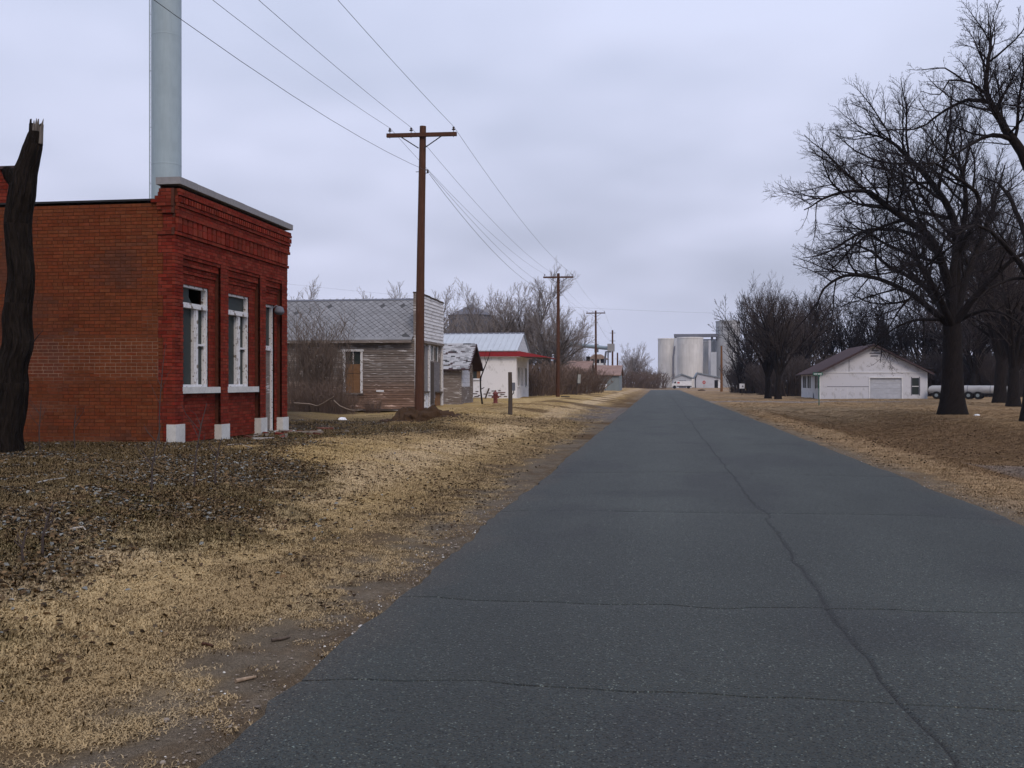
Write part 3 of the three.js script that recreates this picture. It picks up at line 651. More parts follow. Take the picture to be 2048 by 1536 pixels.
  { const q = [[-hw + cut * 0.35, -hh * cut], [-hw * 0.12, -hh + 0.03], [hw * 0.12, -hh + 0.03], [hw - cut * 0.35, -hh * cut], [hw - cut * 0.35, hh * cut], [hw * 0.12, hh - 0.02], [-hw * 0.12, hh - 0.02], [-hw + cut * 0.35, hh * cut]];
    plate.poly(q.map(([x, y]) => [x, y, 0.006 - y * 0.012])); for (let k = 0; k < 8; k++) { const c = q[k], d = q[(k + 1) % 8]; plate.poly([[c[0], c[1], -0.004], [d[0], d[1], -0.004], [d[0], d[1], 0.006 - d[1] * 0.012], [c[0], c[1], 0.006 - c[1] * 0.012]]); } }
  const pg = plate.geo(), greys = [0.18, 0.192, 0.205, 0.215].map((v, k) => gmat([v * 0.98, v * 0.985, v * 1.02], T.mottle));
  const spots = [];
  for (let r = 0; r * hh < sl + hh; r++) for (let k = 0; k < 50; k++) { const x = -0.2 - k * hw * 2 - (r % 2) * hw, s = r * hh; if (s < 0.05 || s > sl - 0.05 || x < BACK) continue; if (R() < 0.012 || (Math.abs(s - sl * 0.83) < 0.12 && x < -1.1 && x > -2.2 && R() < 0.6) || (Math.abs(s - sl * 0.83) < 0.1 && x < -4 && x > -5 && R() < 0.5)) continue; spots.push([x, s, k]); }
  spots.sort((a, c) => c[0] - a[0]);
  const rest = new MB();
  spots.forEach(([x, s], n) => {
    const yy = yE + Math.sin(ang) * s + 0.008, zz = over - Math.cos(ang) * s;
    if (n < 300) { const m = mesh('shingle', pg, greys[Math.floor(R() * 4)], rf, [x, yy, zz]); m.rotation.x = -(Math.PI / 2 - ang); m.rotation.z = (R() - 0.5) * 0.05; }
    else { const v = 0.155 + 0.045 * R(), o = new THREE.Object3D(); o.position.set(x, yy, zz); o.rotation.x = -(Math.PI / 2 - ang); o.updateMatrix(); const g = pg.clone().applyMatrix4(o.matrix), base = rest.k; rest.tint([v, v, v * 1.03]); const P = g.attributes.position.array, Nn = g.attributes.normal.array, U = g.attributes.uv.array; for (let q = 0; q < P.length / 3; q++) rest.vert(P[q * 3], P[q * 3 + 1], P[q * 3 + 2], Nn[q * 3], Nn[q * 3 + 1], Nn[q * 3 + 2], U[q * 2], U[q * 2 + 1]); g.index.array.forEach(v2 => rest.i.push(base + v2)); }
  });
  kind(rest.build('shingles', vmat(T.mottle), rf), 'stuff');
  // false front: white lap siding above, board-covered shopfront below
  const fb = Y(3.56), ft = Y(5.74), fEx = 0.165;
  for (let y = fb, k = 0; y < ft - 0.1; y += fEx, k++) {
    const m = new MB(), tn = 0.9 + 0.18 * R(); m.tint([tn, tn, tn]);
    m.prism('z', [[0.06, y], [0.10, y], [0.068, y + fEx + 0.01], [0.06, y + fEx + 0.01]], 0.03, -W - 0.03);
    for (let n = 0; n < m.u.length; n += 2) { m.u[n] += k * 0.7; m.u[n + 1] += k * 0.31; }
    m.build('lap_board', M.whiteTint, b);
  }
  new MB().box(-0.12, fb - 0.02, -W - 0.03, 0.06, ft - 0.06, 0.03).build('false_front', M.greyBoard, b);
  for (const [a, e, d] of [[0.05, -2.4, 0], [-2.42, -4.2, -0.03], [-4.22, -W - 0.05, -0.06]]) new MB().box(-0.14, ft - 0.08 + d, e, 0.12, ft - 0.02 + d, a).build('cap_board', M.greyPole, b);
  new MB().box(-0.1, fb - 0.12, -W - 0.04, 0.12, fb - 0.01, 0.04).build('cornice_board', M.greyBoard, b);
  const sf = part('shopfront', b), bx = (n, z0, z1, y0, y1, x0, x1, m) => new MB().box(x0, y0, z1, x1, y1, z0, R() * 2, R() * 2).build(n, m, sf);
  const sz = px => -(lenOn(px, XF) - L0), gt = fb - 0.12;
  bx('back_wall', -0.02, -W + 0.02, -0.1, gt, -0.16, -0.06, M.greyBoard);
  bx('post', 0.03, -0.1, -0.05, gt, -0.05, 0.06, M.oldWhite); bx('post', -W + 0.12, -W - 0.03, -0.05, gt, -0.05, 0.07, M.oldWhite);
  bx('post', sz(857), sz(858.6), -0.05, gt, -0.05, 0.05, M.oldWhite);
  for (const [p0, p1] of [[859.5, 862.5], [863.5, 867], [873.5, 876]]) { bx('pane', sz(p0), sz(p1), gt - 0.75, gt - 0.06, -0.055, -0.045, M.dirtyGlass); bx('frame', sz(p1), sz(p1 + 0.8), gt - 0.8, gt - 0.03, -0.05, -0.02, M.oldWhite); }
  bx('panel', sz(859), sz(869), 0.15, gt - 0.85, -0.06, -0.02, M.greyPole); bx('panel', sz(869.3), sz(880), 0.4, gt - 0.85, -0.06, -0.025, gmat([0.16, 0.15, 0.155], T.wood));
  bx('panel', sz(851), sz(856.6), 0.75, gt - 0.1, -0.06, -0.02, gmat([0.2, 0.195, 0.2], T.wood));
  bx('kick_panel', sz(850), sz(856.6), 0.0, 0.7, -0.06, -0.01, M.oldWhite); bx('kick_panel', sz(872), sz(881), 0.0, 0.66, -0.06, -0.01, M.ply);
  bx('ledge', sz(848), sz(857), 0.7, 0.76, -0.06, 0.08, M.greyPole); bx('ledge', sz(871), sz(882.5), 0.66, 0.73, -0.06, 0.09, M.greyPole);
  new MB().box(-0.1, -0.2, -W - 0.2, 1.2, -0.02, 0.3).build('porch_slab', M.limestone, b);
}
// ───────────────────────── small shed beyond the store ─────────────────────────
{
  const XF = -11.2, L0 = lenOn(921, -11.2), L1 = L0 + 4.0, W = L1 - L0, BACK = -6, R = rngOf(29);
  const b = thing('wood_shed', 'small grey wooden shed with ragged shingle roof beside the false-front store', 'shed', [XF, GL - 0.06, -L0]);
  const Y = w => w - GL + 0.06, eave = Y(2.55), ridge = Y(3.85);
  const EX = 0.17;
  for (let y = 0, i = 0; y < eave; y += EX, i++) { const m = new MB(), t = 0.85 + 0.6 * R(); m.tint([t, t, t]); m.prism('x', [[-0.01, y], [0.026, y], [0.006, y + EX + 0.01], [-0.01, y + EX + 0.01]], BACK, -0.05); for (let n = 0; n < m.u.length; n += 2) { m.u[n] += i * 0.73; m.u[n + 1] += i * 0.41; } m.build('clapboard', M.greyBoardTint, b); }
  new MB().box(BACK, -0.1, -W, -0.02, eave, -0.012).prism('z', [[BACK, eave], [-0.02, eave], [-0.02, eave + 0.02], [BACK, eave + 0.02]], -W, -0.02).prism('x', [[-0.02, eave], [-W, eave], [-W / 2, ridge - 0.06]], BACK, -0.02).build('wall', M.greyBoard, b);
  new MB().box(-0.05, -0.1, -0.06, 0.035, eave, 0.035).build('corner_board', M.greyBoard, b);
  const z = px => -(lenOn(px, XF) - L0);
  for (let k = 0; k < 5; k++) new MB().box(-0.02, Y(1.36) + k * 0.245, z(938.5), 0.03, Y(1.36) + k * 0.245 + 0.235, z(923.5), k, k).build('white_board', gmat([0.55, 0.56, 0.6], T.wood), b);
  new MB().box(-0.02, -0.05, z(943), 0.06, eave + 0.2, z(941.3)).build('post', M.greyBoard, b);
  for (let y = 0.02, i = 0; y < Y(1.3); y += EX, i++) new MB().prism('z', [[-0.01, y], [0.024, y], [0.006, y + EX], [-0.01, y + EX]], z(923), z(941)).build('clapboard', M.greyBoard, b);
  const over = 0.3, fo = 0.55, rf = part('roof', b), run = W / 2 + over, rise = (ridge - eave) * run / (W / 2), yE = ridge - rise, sl = Math.hypot(run, rise), ang = Math.atan2(rise, run);
  new MB().prism('x', [[over, yE], [over, yE - 0.07], [-W / 2, ridge - 0.08], [-W - over, yE - 0.07], [-W - over, yE], [-W / 2, ridge]], BACK - 0.2, fo).build('roof_deck', M.brownRoof, rf);
  const shade = [0.34, 0.26, 0.18, 0.05].map(v => gmat([v, v, v * 1.02], T.mottle)), tab = new MB().box(-0.115, -0.16, -0.006, 0.115, 0.0, 0.008).geo();
  for (let r = 0; r * 0.14 < sl - 0.05; r++) for (let x = fo - 0.1 - (r % 2) * 0.1; x > -4.2; x -= 0.24) { if (R() < 0.13) continue; const s = r * 0.14 + 0.15, m = mesh('shingle', tab, shade[Math.min(3, Math.floor(R() * R() * 4.6))], rf, [x, yE + Math.sin(ang) * s + 0.012, over - Math.cos(ang) * s]); m.rotation.x = -(Math.PI / 2 - ang) + 0.06; m.rotation.z = (R() - 0.5) * 0.08; }
  new MB().prism('x', [[over + 0.01, yE + 0.01], [over + 0.01, yE - 0.14], [-W / 2, ridge - 0.14], [-W - over - 0.01, yE - 0.14], [-W - over - 0.01, yE + 0.01], [-W / 2, ridge + 0.02]], fo - 0.02, fo + 0.02).build('barge_board', M.brownRoof, rf);
}
// ───────────────────────── white filling station with a red band ─────────────────────────
{
  const XF = -11, L0 = lenOn(1033, -11), L1 = lenOn(1057, -11), W = L1 - L0, BACK = -16, R = rngOf(31);
  const b = thing('filling_station', 'white masonry filling station with red fascia, canopy and pale tin roof', 'building', [XF, GL - 0.04, -L0]);
  const Y = w => w - GL + 0.04, top = Y(3.58), fT = Y(4.02), ridge = Y(hgt(665, 80));
  const sx = px => xOn(px, L0) - XF, zf = px => -(lenOn(px, XF) - L0);
  const x1 = sx(946.5), x2 = sx(961), wb = Y(hgt(757, 78)), wt = Y(hgt(741, 78));
  new MB().box(x2, -0.1, -0.2, 0, top, 0).box(BACK, -0.1, -0.2, x1 - 0.9, top, 0).box(x1 - 0.9, -0.1, -0.2, x2, wb, 0).box(x1 - 0.9, wt, -0.2, x2, top, 0)
    .box(BACK, -0.1, -W, BACK + 0.2, top, -0.2).box(BACK, -0.1, -W, 0, top, -W + 0.2).build('wall', M.whiteWall, b);
  const f0 = [[1035.2, 1040.2], [1041.2, 1046.5], [1050, 1054.6]], ys = Y(hgt(772, 79)), yt = Y(hgt(735, 79));
  const fw = new MB().box(-0.2, -0.1, -W + 0.2, 0, ys, -0.2).box(-0.2, yt, -W + 0.2, 0, top, -0.2);
  { const cuts = [-0.2, zf(f0[0][0]), zf(f0[0][1]), zf(f0[1][0]), zf(f0[1][1]), zf(f0[2][0]), zf(f0[2][1]), -W + 0.2]; for (let k = 0; k < 8; k += 2) fw.box(-0.2, ys, cuts[k + 1], 0, yt, cuts[k]); }
  fw.build('front_wall', M.whiteWall, b);
  f0.forEach(([p, q], k) => { const w = part('window', b); if (k === 1) { new MB().box(-0.1, ys - 0.8, zf(q), -0.06, yt, zf(p)).build('door_leaf', M.oldWhite, w); return; } new MB().box(-0.12, ys, zf(q), -0.11, yt, zf(p)).build('pane', M.dirtyGlass, w); new MB().box(-0.13, ys, (zf(p) + zf(q)) / 2 - 0.03, -0.05, yt, (zf(p) + zf(q)) / 2 + 0.03).build('glazing_bar', M.paintWhite, w); new MB().box(-0.14, ys - 0.1, zf(q) - 0.06, 0.08, ys - 0.005, zf(p) + 0.06).build('sill', M.paintWhite, w); });
  { const w = part('window', b); new MB().box(x1 - 0.9, wb, -0.14, x2, wt, -0.13).build('pane', M.dirtyGlass, w); new MB().box(x2 - 0.3, wb, -0.12, x2, wt, -0.06).build('boarding', M.ply, w); new MB().box(x1 - 1, wb - 0.12, -0.14, x2 + 0.12, wb - 0.004, 0.1).build('sill', M.paintWhite, w); new MB().box(x1 - 0.9, wt + 0.004, -0.15, x2 + 0.06, wt + 0.26, 0.05).build('lintel', M.whiteWall, w); }
  // bricks laid bare where the render has fallen from the foot of the wall
  const bareM = [gmat([0.10, 0.03, 0.025], T.brick), gmat([0.05, 0.03, 0.028], T.brick)], one = new MB().box(-0.1, -0.035, -0.03, 0.1, 0.035, 0.012).geo();
  for (const [px, py] of [[988, 782], [999, 781], [1007.5, 785], [1000, 785.5], [1005, 789], [998, 792.5], [1011, 793], [979, 786], [981, 791.5], [954, 783], [950, 787.5], [953, 793], [971, 788], [958, 791]]) { const x = sx(px); mesh('bare_brick', one, bareM[R() < 0.5 ? 0 : 1], b, [x, Y(hgt(py, depth(x + XF, L0))), 0.004]).scale.x = 0.8 + R() * 1.2; }
  // red fascia and gable roof of ribbed tin
  new MB().box(BACK - 0.3, top, -W - 0.3, 0.28, top + 0.03, 0.28).build('soffit', M.paintWhite, b);
  new MB().box(BACK - 0.3, top + 0.03, 0.24, 0.3, fT, 0.3).box(BACK - 0.3, top + 0.03, -W - 0.3, 0.3, fT, -W - 0.24).build('fascia', M.redTrim, b);
  const rf = part('roof', b), run = W / 2 + 0.35, yE = fT + 0.06;
  new MB().prism('x', [[0.35, yE], [0.35, yE - 0.06], [-W / 2, ridge - 0.06], [-W - 0.35, yE - 0.06], [-W - 0.35, yE], [-W / 2, ridge]], BACK - 0.4, 0.12).build('roof_sheet', M.tinRoof, rf);
  const ang = Math.atan2(ridge - yE, run), rl = Math.hypot(run, ridge - yE), rib = new MB().box(-0.022, 0, -0.0, 0.022, rl, 0.035).geo();
  for (let x = -0.1; x > BACK; x -= 0.45) { const m = mesh('rib', rib, M.tinRoof, rf, [x, yE + 0.002, 0.34]); m.rotation.x = -(Math.PI / 2 - ang); }
  new MB().prism('x', [[-W / 2 + 0.16, ridge - 0.05], [-W / 2, ridge + 0.05], [-W / 2 - 0.16, ridge - 0.05]], BACK - 0.4, 0.14).build('ridge_cap', M.darkTin, rf);
  new MB().prism('x', [[0.1, yE - 0.06], [-W - 0.1, yE - 0.06], [-W / 2, ridge - 0.1]], -0.2, 0.04).build('gable_wall', M.oldWhite, b);
  // canopy over the apron, falling towards the road
  const cx = xOn(1094, L0 + 0.2) - XF, can = new MB(), dr = 0.42;
  const A = (x, y, z) => [x, y - dr * clamp((x - 0.3) / (cx - 0.3)) ** 1.0, z];
  const thick = x => lerp(fT - top - 0.04, 0.07, clamp((x - 0.3) / (cx - 0.3)));
  const xsn = [0.3, cx * 0.4, cx * 0.75, cx];
  const cf = new MB();
  for (let k = 0; k < 3; k++) {
    const a = xsn[k], e = xsn[k + 1], zn = 0.3, zz = -W + 0.4;
    can.poly([A(a, fT - 0.01, zn - 0.02), A(e, fT - 0.01, zn - 0.02), A(e, fT - 0.01, zz), A(a, fT - 0.01, zz)]);
    const ba = A(a, fT - thick(a), 0)[1], be = A(e, fT - thick(e), 0)[1];
    can.poly([[a, ba, zz], [e, be, zz], [e, be, zn - 0.02], [a, ba, zn - 0.02]]);
    cf.poly([[a, ba, zn], [e, be, zn], A(e, fT, zn), A(a, fT, zn)]).poly([[e, be, zz], [a, ba, zz], A(a, fT, zz), A(e, fT, zz)]);
    cf.poly([A(a, fT, zn), A(e, fT, zn), A(e, fT, zn - 0.06), A(a, fT, zn - 0.06)]);
  }
  const tip = A(cx, fT, 0)[1], tb = A(cx, fT - thick(cx), 0)[1];
  cf.poly([[cx, tb, 0.3], [cx, tb, -W + 0.4], [cx, tip, -W + 0.4], [cx, tip, 0.3]]);
  const cp = part('canopy', b); can.build('canopy_slab', M.darkTin, cp); cf.build('canopy_fascia', M.redTrim, cp);
}
// ───────────────────────── water tower column ─────────────────────────
{
  const D = 92, [x, L] = atDepth(333.5, D), r = 28.5 * D / FOC, gy = groundY(x, -L);
  const t = thing('water_tower', 'tall pale blue water tower column rising behind the brick building', 'water tower', [x, gy - 0.1, -L]);
  new MB().lathe(0, 0, [[r * 1.9, 0], [r * 1.25, 2.5], [r, 5], [r, 41], [r * 1.5, 43.5], [r * 3.2, 47], [r * 3.6, 51], [r * 3.0, 55], [r * 1.2, 57.5], [0.01, 58]], 40).build('column', M.tower, t);
  for (const y of [9.5, 21.2, 33, 39]) new MB().lathe(0, 0, [[r + 0.001, y], [r + 0.012, y + 0.02], [r + 0.012, y + 0.1], [r + 0.001, y + 0.12]], 40).build('weld_band', M.tower, t);
  const lx = -r - 0.24, lz = 0.15, lad = part('ladder', t);
  new MB().tube([V(lx - 0.05, 2, lz), V(lx - 0.05, 44, lz)], 0.045, 6).build('rail', M.tower, lad); new MB().tube([V(lx + 0.2, 2, lz + 0.2), V(lx + 0.2, 44, lz + 0.2)], 0.03, 6).build('rail', M.tower, lad);
  const rg = new MB(); for (let y = 2.3; y < 44; y += 0.6) rg.tube([V(lx - 0.05, y, lz), V(lx + 0.2, y, lz + 0.2)], 0.013, 4); kind(rg.build('rungs', M.tower, lad), 'stuff');
  const br = new MB(); for (let y = 4; y < 44; y += 5.2) br.tube([V(lx - 0.05, y, lz), V(-r + 0.05, y, 0)], 0.03, 4); br.build('ladder_brackets', M.tower, lad);
}
// ───────────────────────── utility poles and the wires between them ─────────────────────────
const wireEnds = { right: [], left: [], mid: [], neutral: [] };
function crossarmPole(x, L, H, label, lean = 0, mate = M.pole, sunk = 0) {
  const gy = groundY(x, -L) - sunk;
  const t = thing('utility_pole', label, 'utility pole', [x, gy, -L], 0, 'utility poles along the left side of the road');
  t.rotation.z = lean;
  const R = rngOf(Math.round(L)), n = 12, pts = [], rad = [];
  for (let i = 0; i <= n; i++) { const k = i / n; pts.push(V(Math.sin(k * 5 + L) * 0.012, k * H - (i ? 0 : 0.4), Math.cos(k * 4 + L) * 0.012)); rad.push(lerp(0.17, 0.115, k) * (1 + (R() - 0.5) * 0.03)); }
  new MB().tube(pts, rad, 14).build('shaft', mate, t);
  const ya = H - 0.33;
  new MB().box(-1.24, ya - 0.065, 0.1, 1.24, ya + 0.065, 0.21).build('crossarm', mate, t);
  for (const s of [-1, 1]) new MB().tube([V(s * 0.72, ya - 0.07, 0.21), V(s * 0.1, ya - 0.46, 0.155)], 0.02, 5).build('brace', M.iron, t);
  for (const px of [-1.13, -0.37, 1.13]) { const o = part('insulator', t); new MB().tube([V(px, ya - 0.1, 0.155), V(px, ya + 0.2, 0.155)], 0.012, 5).build('pin', M.iron, o); new MB().lathe(px, 0.155, [[0, ya + 0.14], [0.06, ya + 0.145], [0.062, ya + 0.17], [0.028, ya + 0.185], [0.03, ya + 0.2], [0.042, ya + 0.215], [0.038, ya + 0.25], [0, ya + 0.262]], 12).build('bell', M.porcelain, o); }
  const yn = H - 1.58; const bk = part('rack', t);
  new MB().tube([V(0.1, yn + 0.07, 0.02), V(0.2, yn + 0.07, 0.02), V(0.21, yn - 0.05, 0.02), V(0.1, yn - 0.05, 0.02)], 0.014, 5).build('clevis', M.iron, bk);
  new MB().lathe(0.205, 0.02, [[0, yn - 0.05], [0.04, yn - 0.05], [0.03, yn + 0.01], [0.04, yn + 0.06], [0, yn + 0.06]], 10).build('spool', M.porcelain, bk);
  new MB().tube([V(-0.22, yn, 0.02), V(-0.08, yn, 0.02)], 0.012, 5).build('bolt', M.iron, bk);
  t.updateMatrixWorld(true);
  const w = (px, py, pz) => t.localToWorld(V(px, py, pz));
  wireEnds.right.push(w(1.13, ya + 0.262, 0.155)); wireEnds.mid.push(w(-0.37, ya + 0.262, 0.155)); wireEnds.left.push(w(-1.13, ya + 0.262, 0.155)); wireEnds.neutral.push(w(0.245, yn, 0.02));
  return t;
}
const PX = -8.3;
{ // the span towards and over the viewer ends on a pole behind the camera
  const yb = GL + 10.2; wireEnds.right.push(V(PX + 1.13, yb, 13)); wireEnds.mid.push(V(PX - 0.37, yb, 13)); wireEnds.left.push(V(PX - 1.13, yb, 13)); wireEnds.neutral.push(V(PX + 0.2, yb - 1.3, 13));
}
crossarmPole(PX, lenOn(838, PX), 10.22, 'rust-brown crossarm pole standing in a mound of dark dug earth, nearest to the viewer', -0.013);
crossarmPole(PX, lenOn(1115.5, PX), 10.15, 'second crossarm pole from the viewer, beside the red-banded white station', -0.006);
crossarmPole(PX, lenOn(1191.5, PX), 10.6, 'third crossarm pole along the road, in front of the long rusty roof', 0);
{ // two plain poles farther on
  const far = [[1225, 176.5, 10.7, 'plain pole with stub brackets and no crossarm beyond the third crossarm pole'], [1235, 197, 7.4, 'short thin pole at the end of the row beside the grey metal shed']];
  for (const [px, D, H, label] of far) {
    const [x, L] = atDepth(px, D), t = thing('utility_pole', label, 'utility pole', [x, groundY(x, -L) - 0.3, -L], 0, 'utility poles along the left side of the road');
    new MB().tube([V(0, 0, 0), V(0, H, 0)], [0.19, 0.14], 10).build('shaft', M.pole, t);
    if (H > 9) { for (const y of [H - 0.5, H - 1.9]) new MB().tube([V(-0.5, y, 0), V(0.5, y, 0)], 0.04, 5).build('stub_bracket', M.iron, t); wireEnds.right.push(V(x + 0.5, GL + H - 0.75, -L)); wireEnds.left.push(V(x - 0.5, GL + H - 0.75, -L)); wireEnds.mid.push(V(x - 0.5, GL + H - 2.2, -L)); wireEnds.neutral.push(V(x + 0.5, GL + H - 2.2, -L)); }
  }
  const [x, L] = atDepth(1443, 178), t = thing('utility_pole', 'orange-brown pole on the right of the road among bare trees', 'utility pole', [x, groundY(x, -L) - 0.3, -L]);
  new MB().tube([V(0, 0, 0), V(0, 8.5, 0)], [0.24, 0.16], 10).build('shaft', gmat([0.17, 0.085, 0.04], T.woodV), t);
}
function sagging(a, b, sag, n = 18) { const p = []; for (let i = 0; i <= n; i++) { const t = i / n, q = a.clone().lerp(b, t); q.y -= sag * 4 * t * (1 - t); p.push(q); } return p; }
const wireLabels = { right: 'rightmost overhead wire on the crossarm tips above the verge', mid: 'overhead wire just left of the pole tops on the crossarms', left: 'leftmost overhead wire on the crossarm tips above the lots', neutral: 'lowest overhead wire, fixed to the shafts below the crossarms' };
for (const k of ['right', 'mid', 'left', 'neutral']) {
  const m = new MB(), e = wireEnds[k]; for (let i = 0; i < e.length - 1; i++) m.tube(sagging(e[i], e[i + 1], i ? (k === 'neutral' ? 0.75 : 0.55) : { right: 0.5, mid: 0.78, left: 1.0, neutral: 1.42 }[k]), 0.0062, 5, false);
  lone('overhead_wire', m, M.wire, wireLabels[k], 'wire', 'wires along the poles');
}
{ const m = new MB().tube(sagging(wireEnds.neutral[1].clone().add(V(0.02, -0.09, 0)), wireEnds.neutral[2].clone().add(V(0, -0.1, 0)), 1.15), 0.008, 5, false); lone('service_cable', m, M.wire, 'slack second cable under the lowest wire between the first two crossarm poles', 'wire'); }
{ const m = new MB().tube(sagging(at(560, 566, 235), at(1500, 628, 215), 1.2, 24), 0.012, 4, false); lone('cross_wire', m, M.wire, 'faint distant wire crossing the street low against the sky', 'wire'); }
// ───────────────────────── dug earth round the near pole ─────────────────────────
{
  const L = lenOn(838, PX), x0 = PX + 0.1, z0 = -L, R = rngOf(37), g = new THREE.SphereGeometry(1, 44, 22), p = g.attributes.position;
  for (let i = 0; i < p.count; i++) { const x = p.getX(i), y = p.getY(i), z = p.getZ(i), n = fbm(x * 3 + 9, z * 3 + y * 2, 4, 401), n2 = fbm(x * 11 + 9, z * 11 + y * 7, 2, 407); const k = 0.7 + 0.6 * n + 0.4 * (n2 - 0.5); p.setXYZ(i, (x * (x > 0 ? 1.1 : 0.95)) * k + (x > 0 ? 0.1 * x : 0), y * 0.5 * k * (0.5 + 1.0 * n), z * 0.8 * k); }
  g.computeVertexNormals();
  const m = mesh(numbered('dirt_mound'), g, gmat([0.05, 0.029, 0.016], T.mottle, { bumpMap: T.barkB, bumpScale: 0.05 }), scene, [x0, groundY(x0, z0) + 0.0, z0]); m.userData = { label: 'low mound of dark dug earth round the foot of the nearest pole', category: 'mound' }; void R;
}
// ───────────────────────── dead trunk at the left edge ─────────────────────────
{
  const D = 16.4, pt = (px, py) => at(px, py, D), base = pt(8, 900), t = thing('dead_tree', 'dead broken tree trunk with dark furrowed bark at the left edge', 'tree', [base.x, groundY(base.x, base.z) - 0.12, base.z]);
  const spine = [[4, 905, 46], [8, 860, 40], [22, 800, 36], [22, 740, 38], [36, 690, 35], [34, 630, 33], [44, 560, 28], [40, 500, 28], [36, 440, 29], [44, 390, 29], [50, 350, 26], [60, 320, 22.5], [66, 295, 21], [71, 270, 17], [73, 262, 14]];
  const N = 90, m = new MB(), rings = [], P = new THREE.CatmullRomCurve3(spine.map(([x, y]) => pt(x, y).sub(t.position))), sides = 56;
  const rad = k => { const f = k * (spine.length - 1), i = Math.min(spine.length - 2, Math.floor(f)); return 0.84 * lerp(spine[i][2], spine[i + 1][2], f - i) * D / FOC; };
  const start = m.k;
  for (let j = 0; j <= N; j++) {
    const k = j / N, c = P.getPoint(k), r = rad(k);
    for (let s = 0; s <= sides; s++) {
      const a = s / sides * Math.PI * 2, tw = a + 0.25 * fbm(c.y * 0.6, 2, 2, 415), ridgy = 1 + 0.22 * (fbm(Math.cos(a) * 1.6 + 5, Math.sin(a) * 1.6 + c.y * 0.6, 3, 411) - 0.5) * 2 + 0.22 * (fbm(Math.cos(tw) * 9 + 20, Math.sin(tw) * 9 + c.y * 0.9, 3, 413) - 0.5) + 0.1 * (vnoise(Math.cos(tw) * 22 + 40, Math.sin(tw) * 22 + c.y * 3, 417) - 0.5);
      const jag = j >= N - 1 ? (hash2((s % sides) >> 2, 3, 5) - 0.35) * 0.28 : 0;
      m.vert(c.x + Math.cos(a) * r * ridgy, c.y + jag, c.z + Math.sin(a) * r * ridgy, Math.cos(a), 0.05, Math.sin(a), a * r * 1.0, c.y);
    }
  }
  for (let j = 0; j < N; j++) for (let s = 0; s < sides; s++) { const a = start + j * (sides + 1) + s, b = a + sides + 1; m.i.push(a, b, b + 1, a, b + 1, a + 1); }
  const g = m.geo(); g.computeVertexNormals(); mesh('trunk', g, M.snag, t);
  // bare splinters at the break and stubs, a thin shoot
  const sp = new MB(), R = rngOf(43), tp = P.getPoint(1);
  for (let i = 0; i < 16; i++) { const a = R() * 6.28, r = 0.1 * Math.sqrt(R()), h = 0.05 + R() * 0.2; sp.tube([V(tp.x + Math.cos(a) * r, tp.y - 0.22, tp.z + Math.sin(a) * r), V(tp.x + Math.cos(a) * r * 1.1 + 0.01, tp.y + h * 0.4, tp.z + Math.sin(a) * r * 1.1), V(tp.x + Math.cos(a) * r * 1.25 + 0.02, tp.y + h - 0.03, tp.z + Math.sin(a) * r * 1.2)], [0.03, 0.02, 0.004], 5); }
  sp.build('splintered_top', M.snagPale, t);
  const f = (a) => a.map(([x, y]) => pt(x, y).sub(t.position));
  new MB().tube(f([[34, 360], [20, 348], [10, 338]]), [0.16, 0.12, 0.07], 9).build('broken_limb', M.snag, t);
  new MB().tube(f([[46, 318], [45, 322], [50, 330]]), [0.03, 0.05, 0.08], 6).build('stub', M.snag, t);
  new MB().tube(f([[50, 705], [62, 690], [76, 672], [86, 661]]), [0.014, 0.011, 0.008, 0.004], 4).build('twig', M.twigDark, t);
  new MB().tube(f([[48, 660], [54, 668], [58, 667]]), [0.05, 0.035, 0.02], 6).build('stub', M.snag, t);
}
// ───────────────────────── hydrant, posts and meters ─────────────────────────
{
  const [x, L] = atDepth(991, 56.5), t = thing('fire_hydrant', 'faded red fire hydrant before the white filling station', 'fire hydrant', [x, groundY(x, -L) - 0.02, -L]);
  new MB().lathe(0, 0, [[0.0, 0], [0.19, 0], [0.19, 0.05], [0.12, 0.06], [0.115, 0.44], [0.15, 0.45], [0.15, 0.5], [0.13, 0.51], [0.135, 0.56], [0, 0.56]], 16).build('barrel', M.hydrant, t);
  new MB().lathe(0, 0, [[0.17, 0.555], [0.17, 0.6], [0.13, 0.64], [0.06, 0.68], [0.03, 0.69], [0.03, 0.76], [0, 0.77]], 16).build('bonnet', M.hydrant, t);
  for (const s of [-1, 1]) new MB().tube([V(s * 0.1, 0.38, 0), V(s * 0.2, 0.38, 0), V(s * 0.215, 0.38, 0)], [0.055, 0.055, 0.07], 10).build('side_outlet', M.hydrant, t);
  new MB().tube([V(0, 0.36, 0.1), V(0, 0.36, 0.2)], [0.07, 0.07], 10).build('pumper_outlet', M.hydrant, t);
}
{
  const [x, L] = atDepth(1020.5, 43.2), t = thing('wooden_post', 'short dark wooden post with a meter box on its side near the filling station', 'post', [x, groundY(x, -L) - 0.1, -L]);
  new MB().tube([V(0, 0, 0), V(0.005, 0.9, 0), V(-0.01, 1.95, 0)], [0.1, 0.092, 0.085], 10).build('shaft', M.greyPole, t);
  new MB().box(0.085, 1.15, -0.07, 0.21, 1.5, 0.07).build('meter_box', M.darkTin, t); new MB().tube([V(0.15, 1.16, 0), V(0.15, 1.05, 0), V(0.06, 0.95, 0)], 0.02, 6).build('conduit', M.iron, t);
}
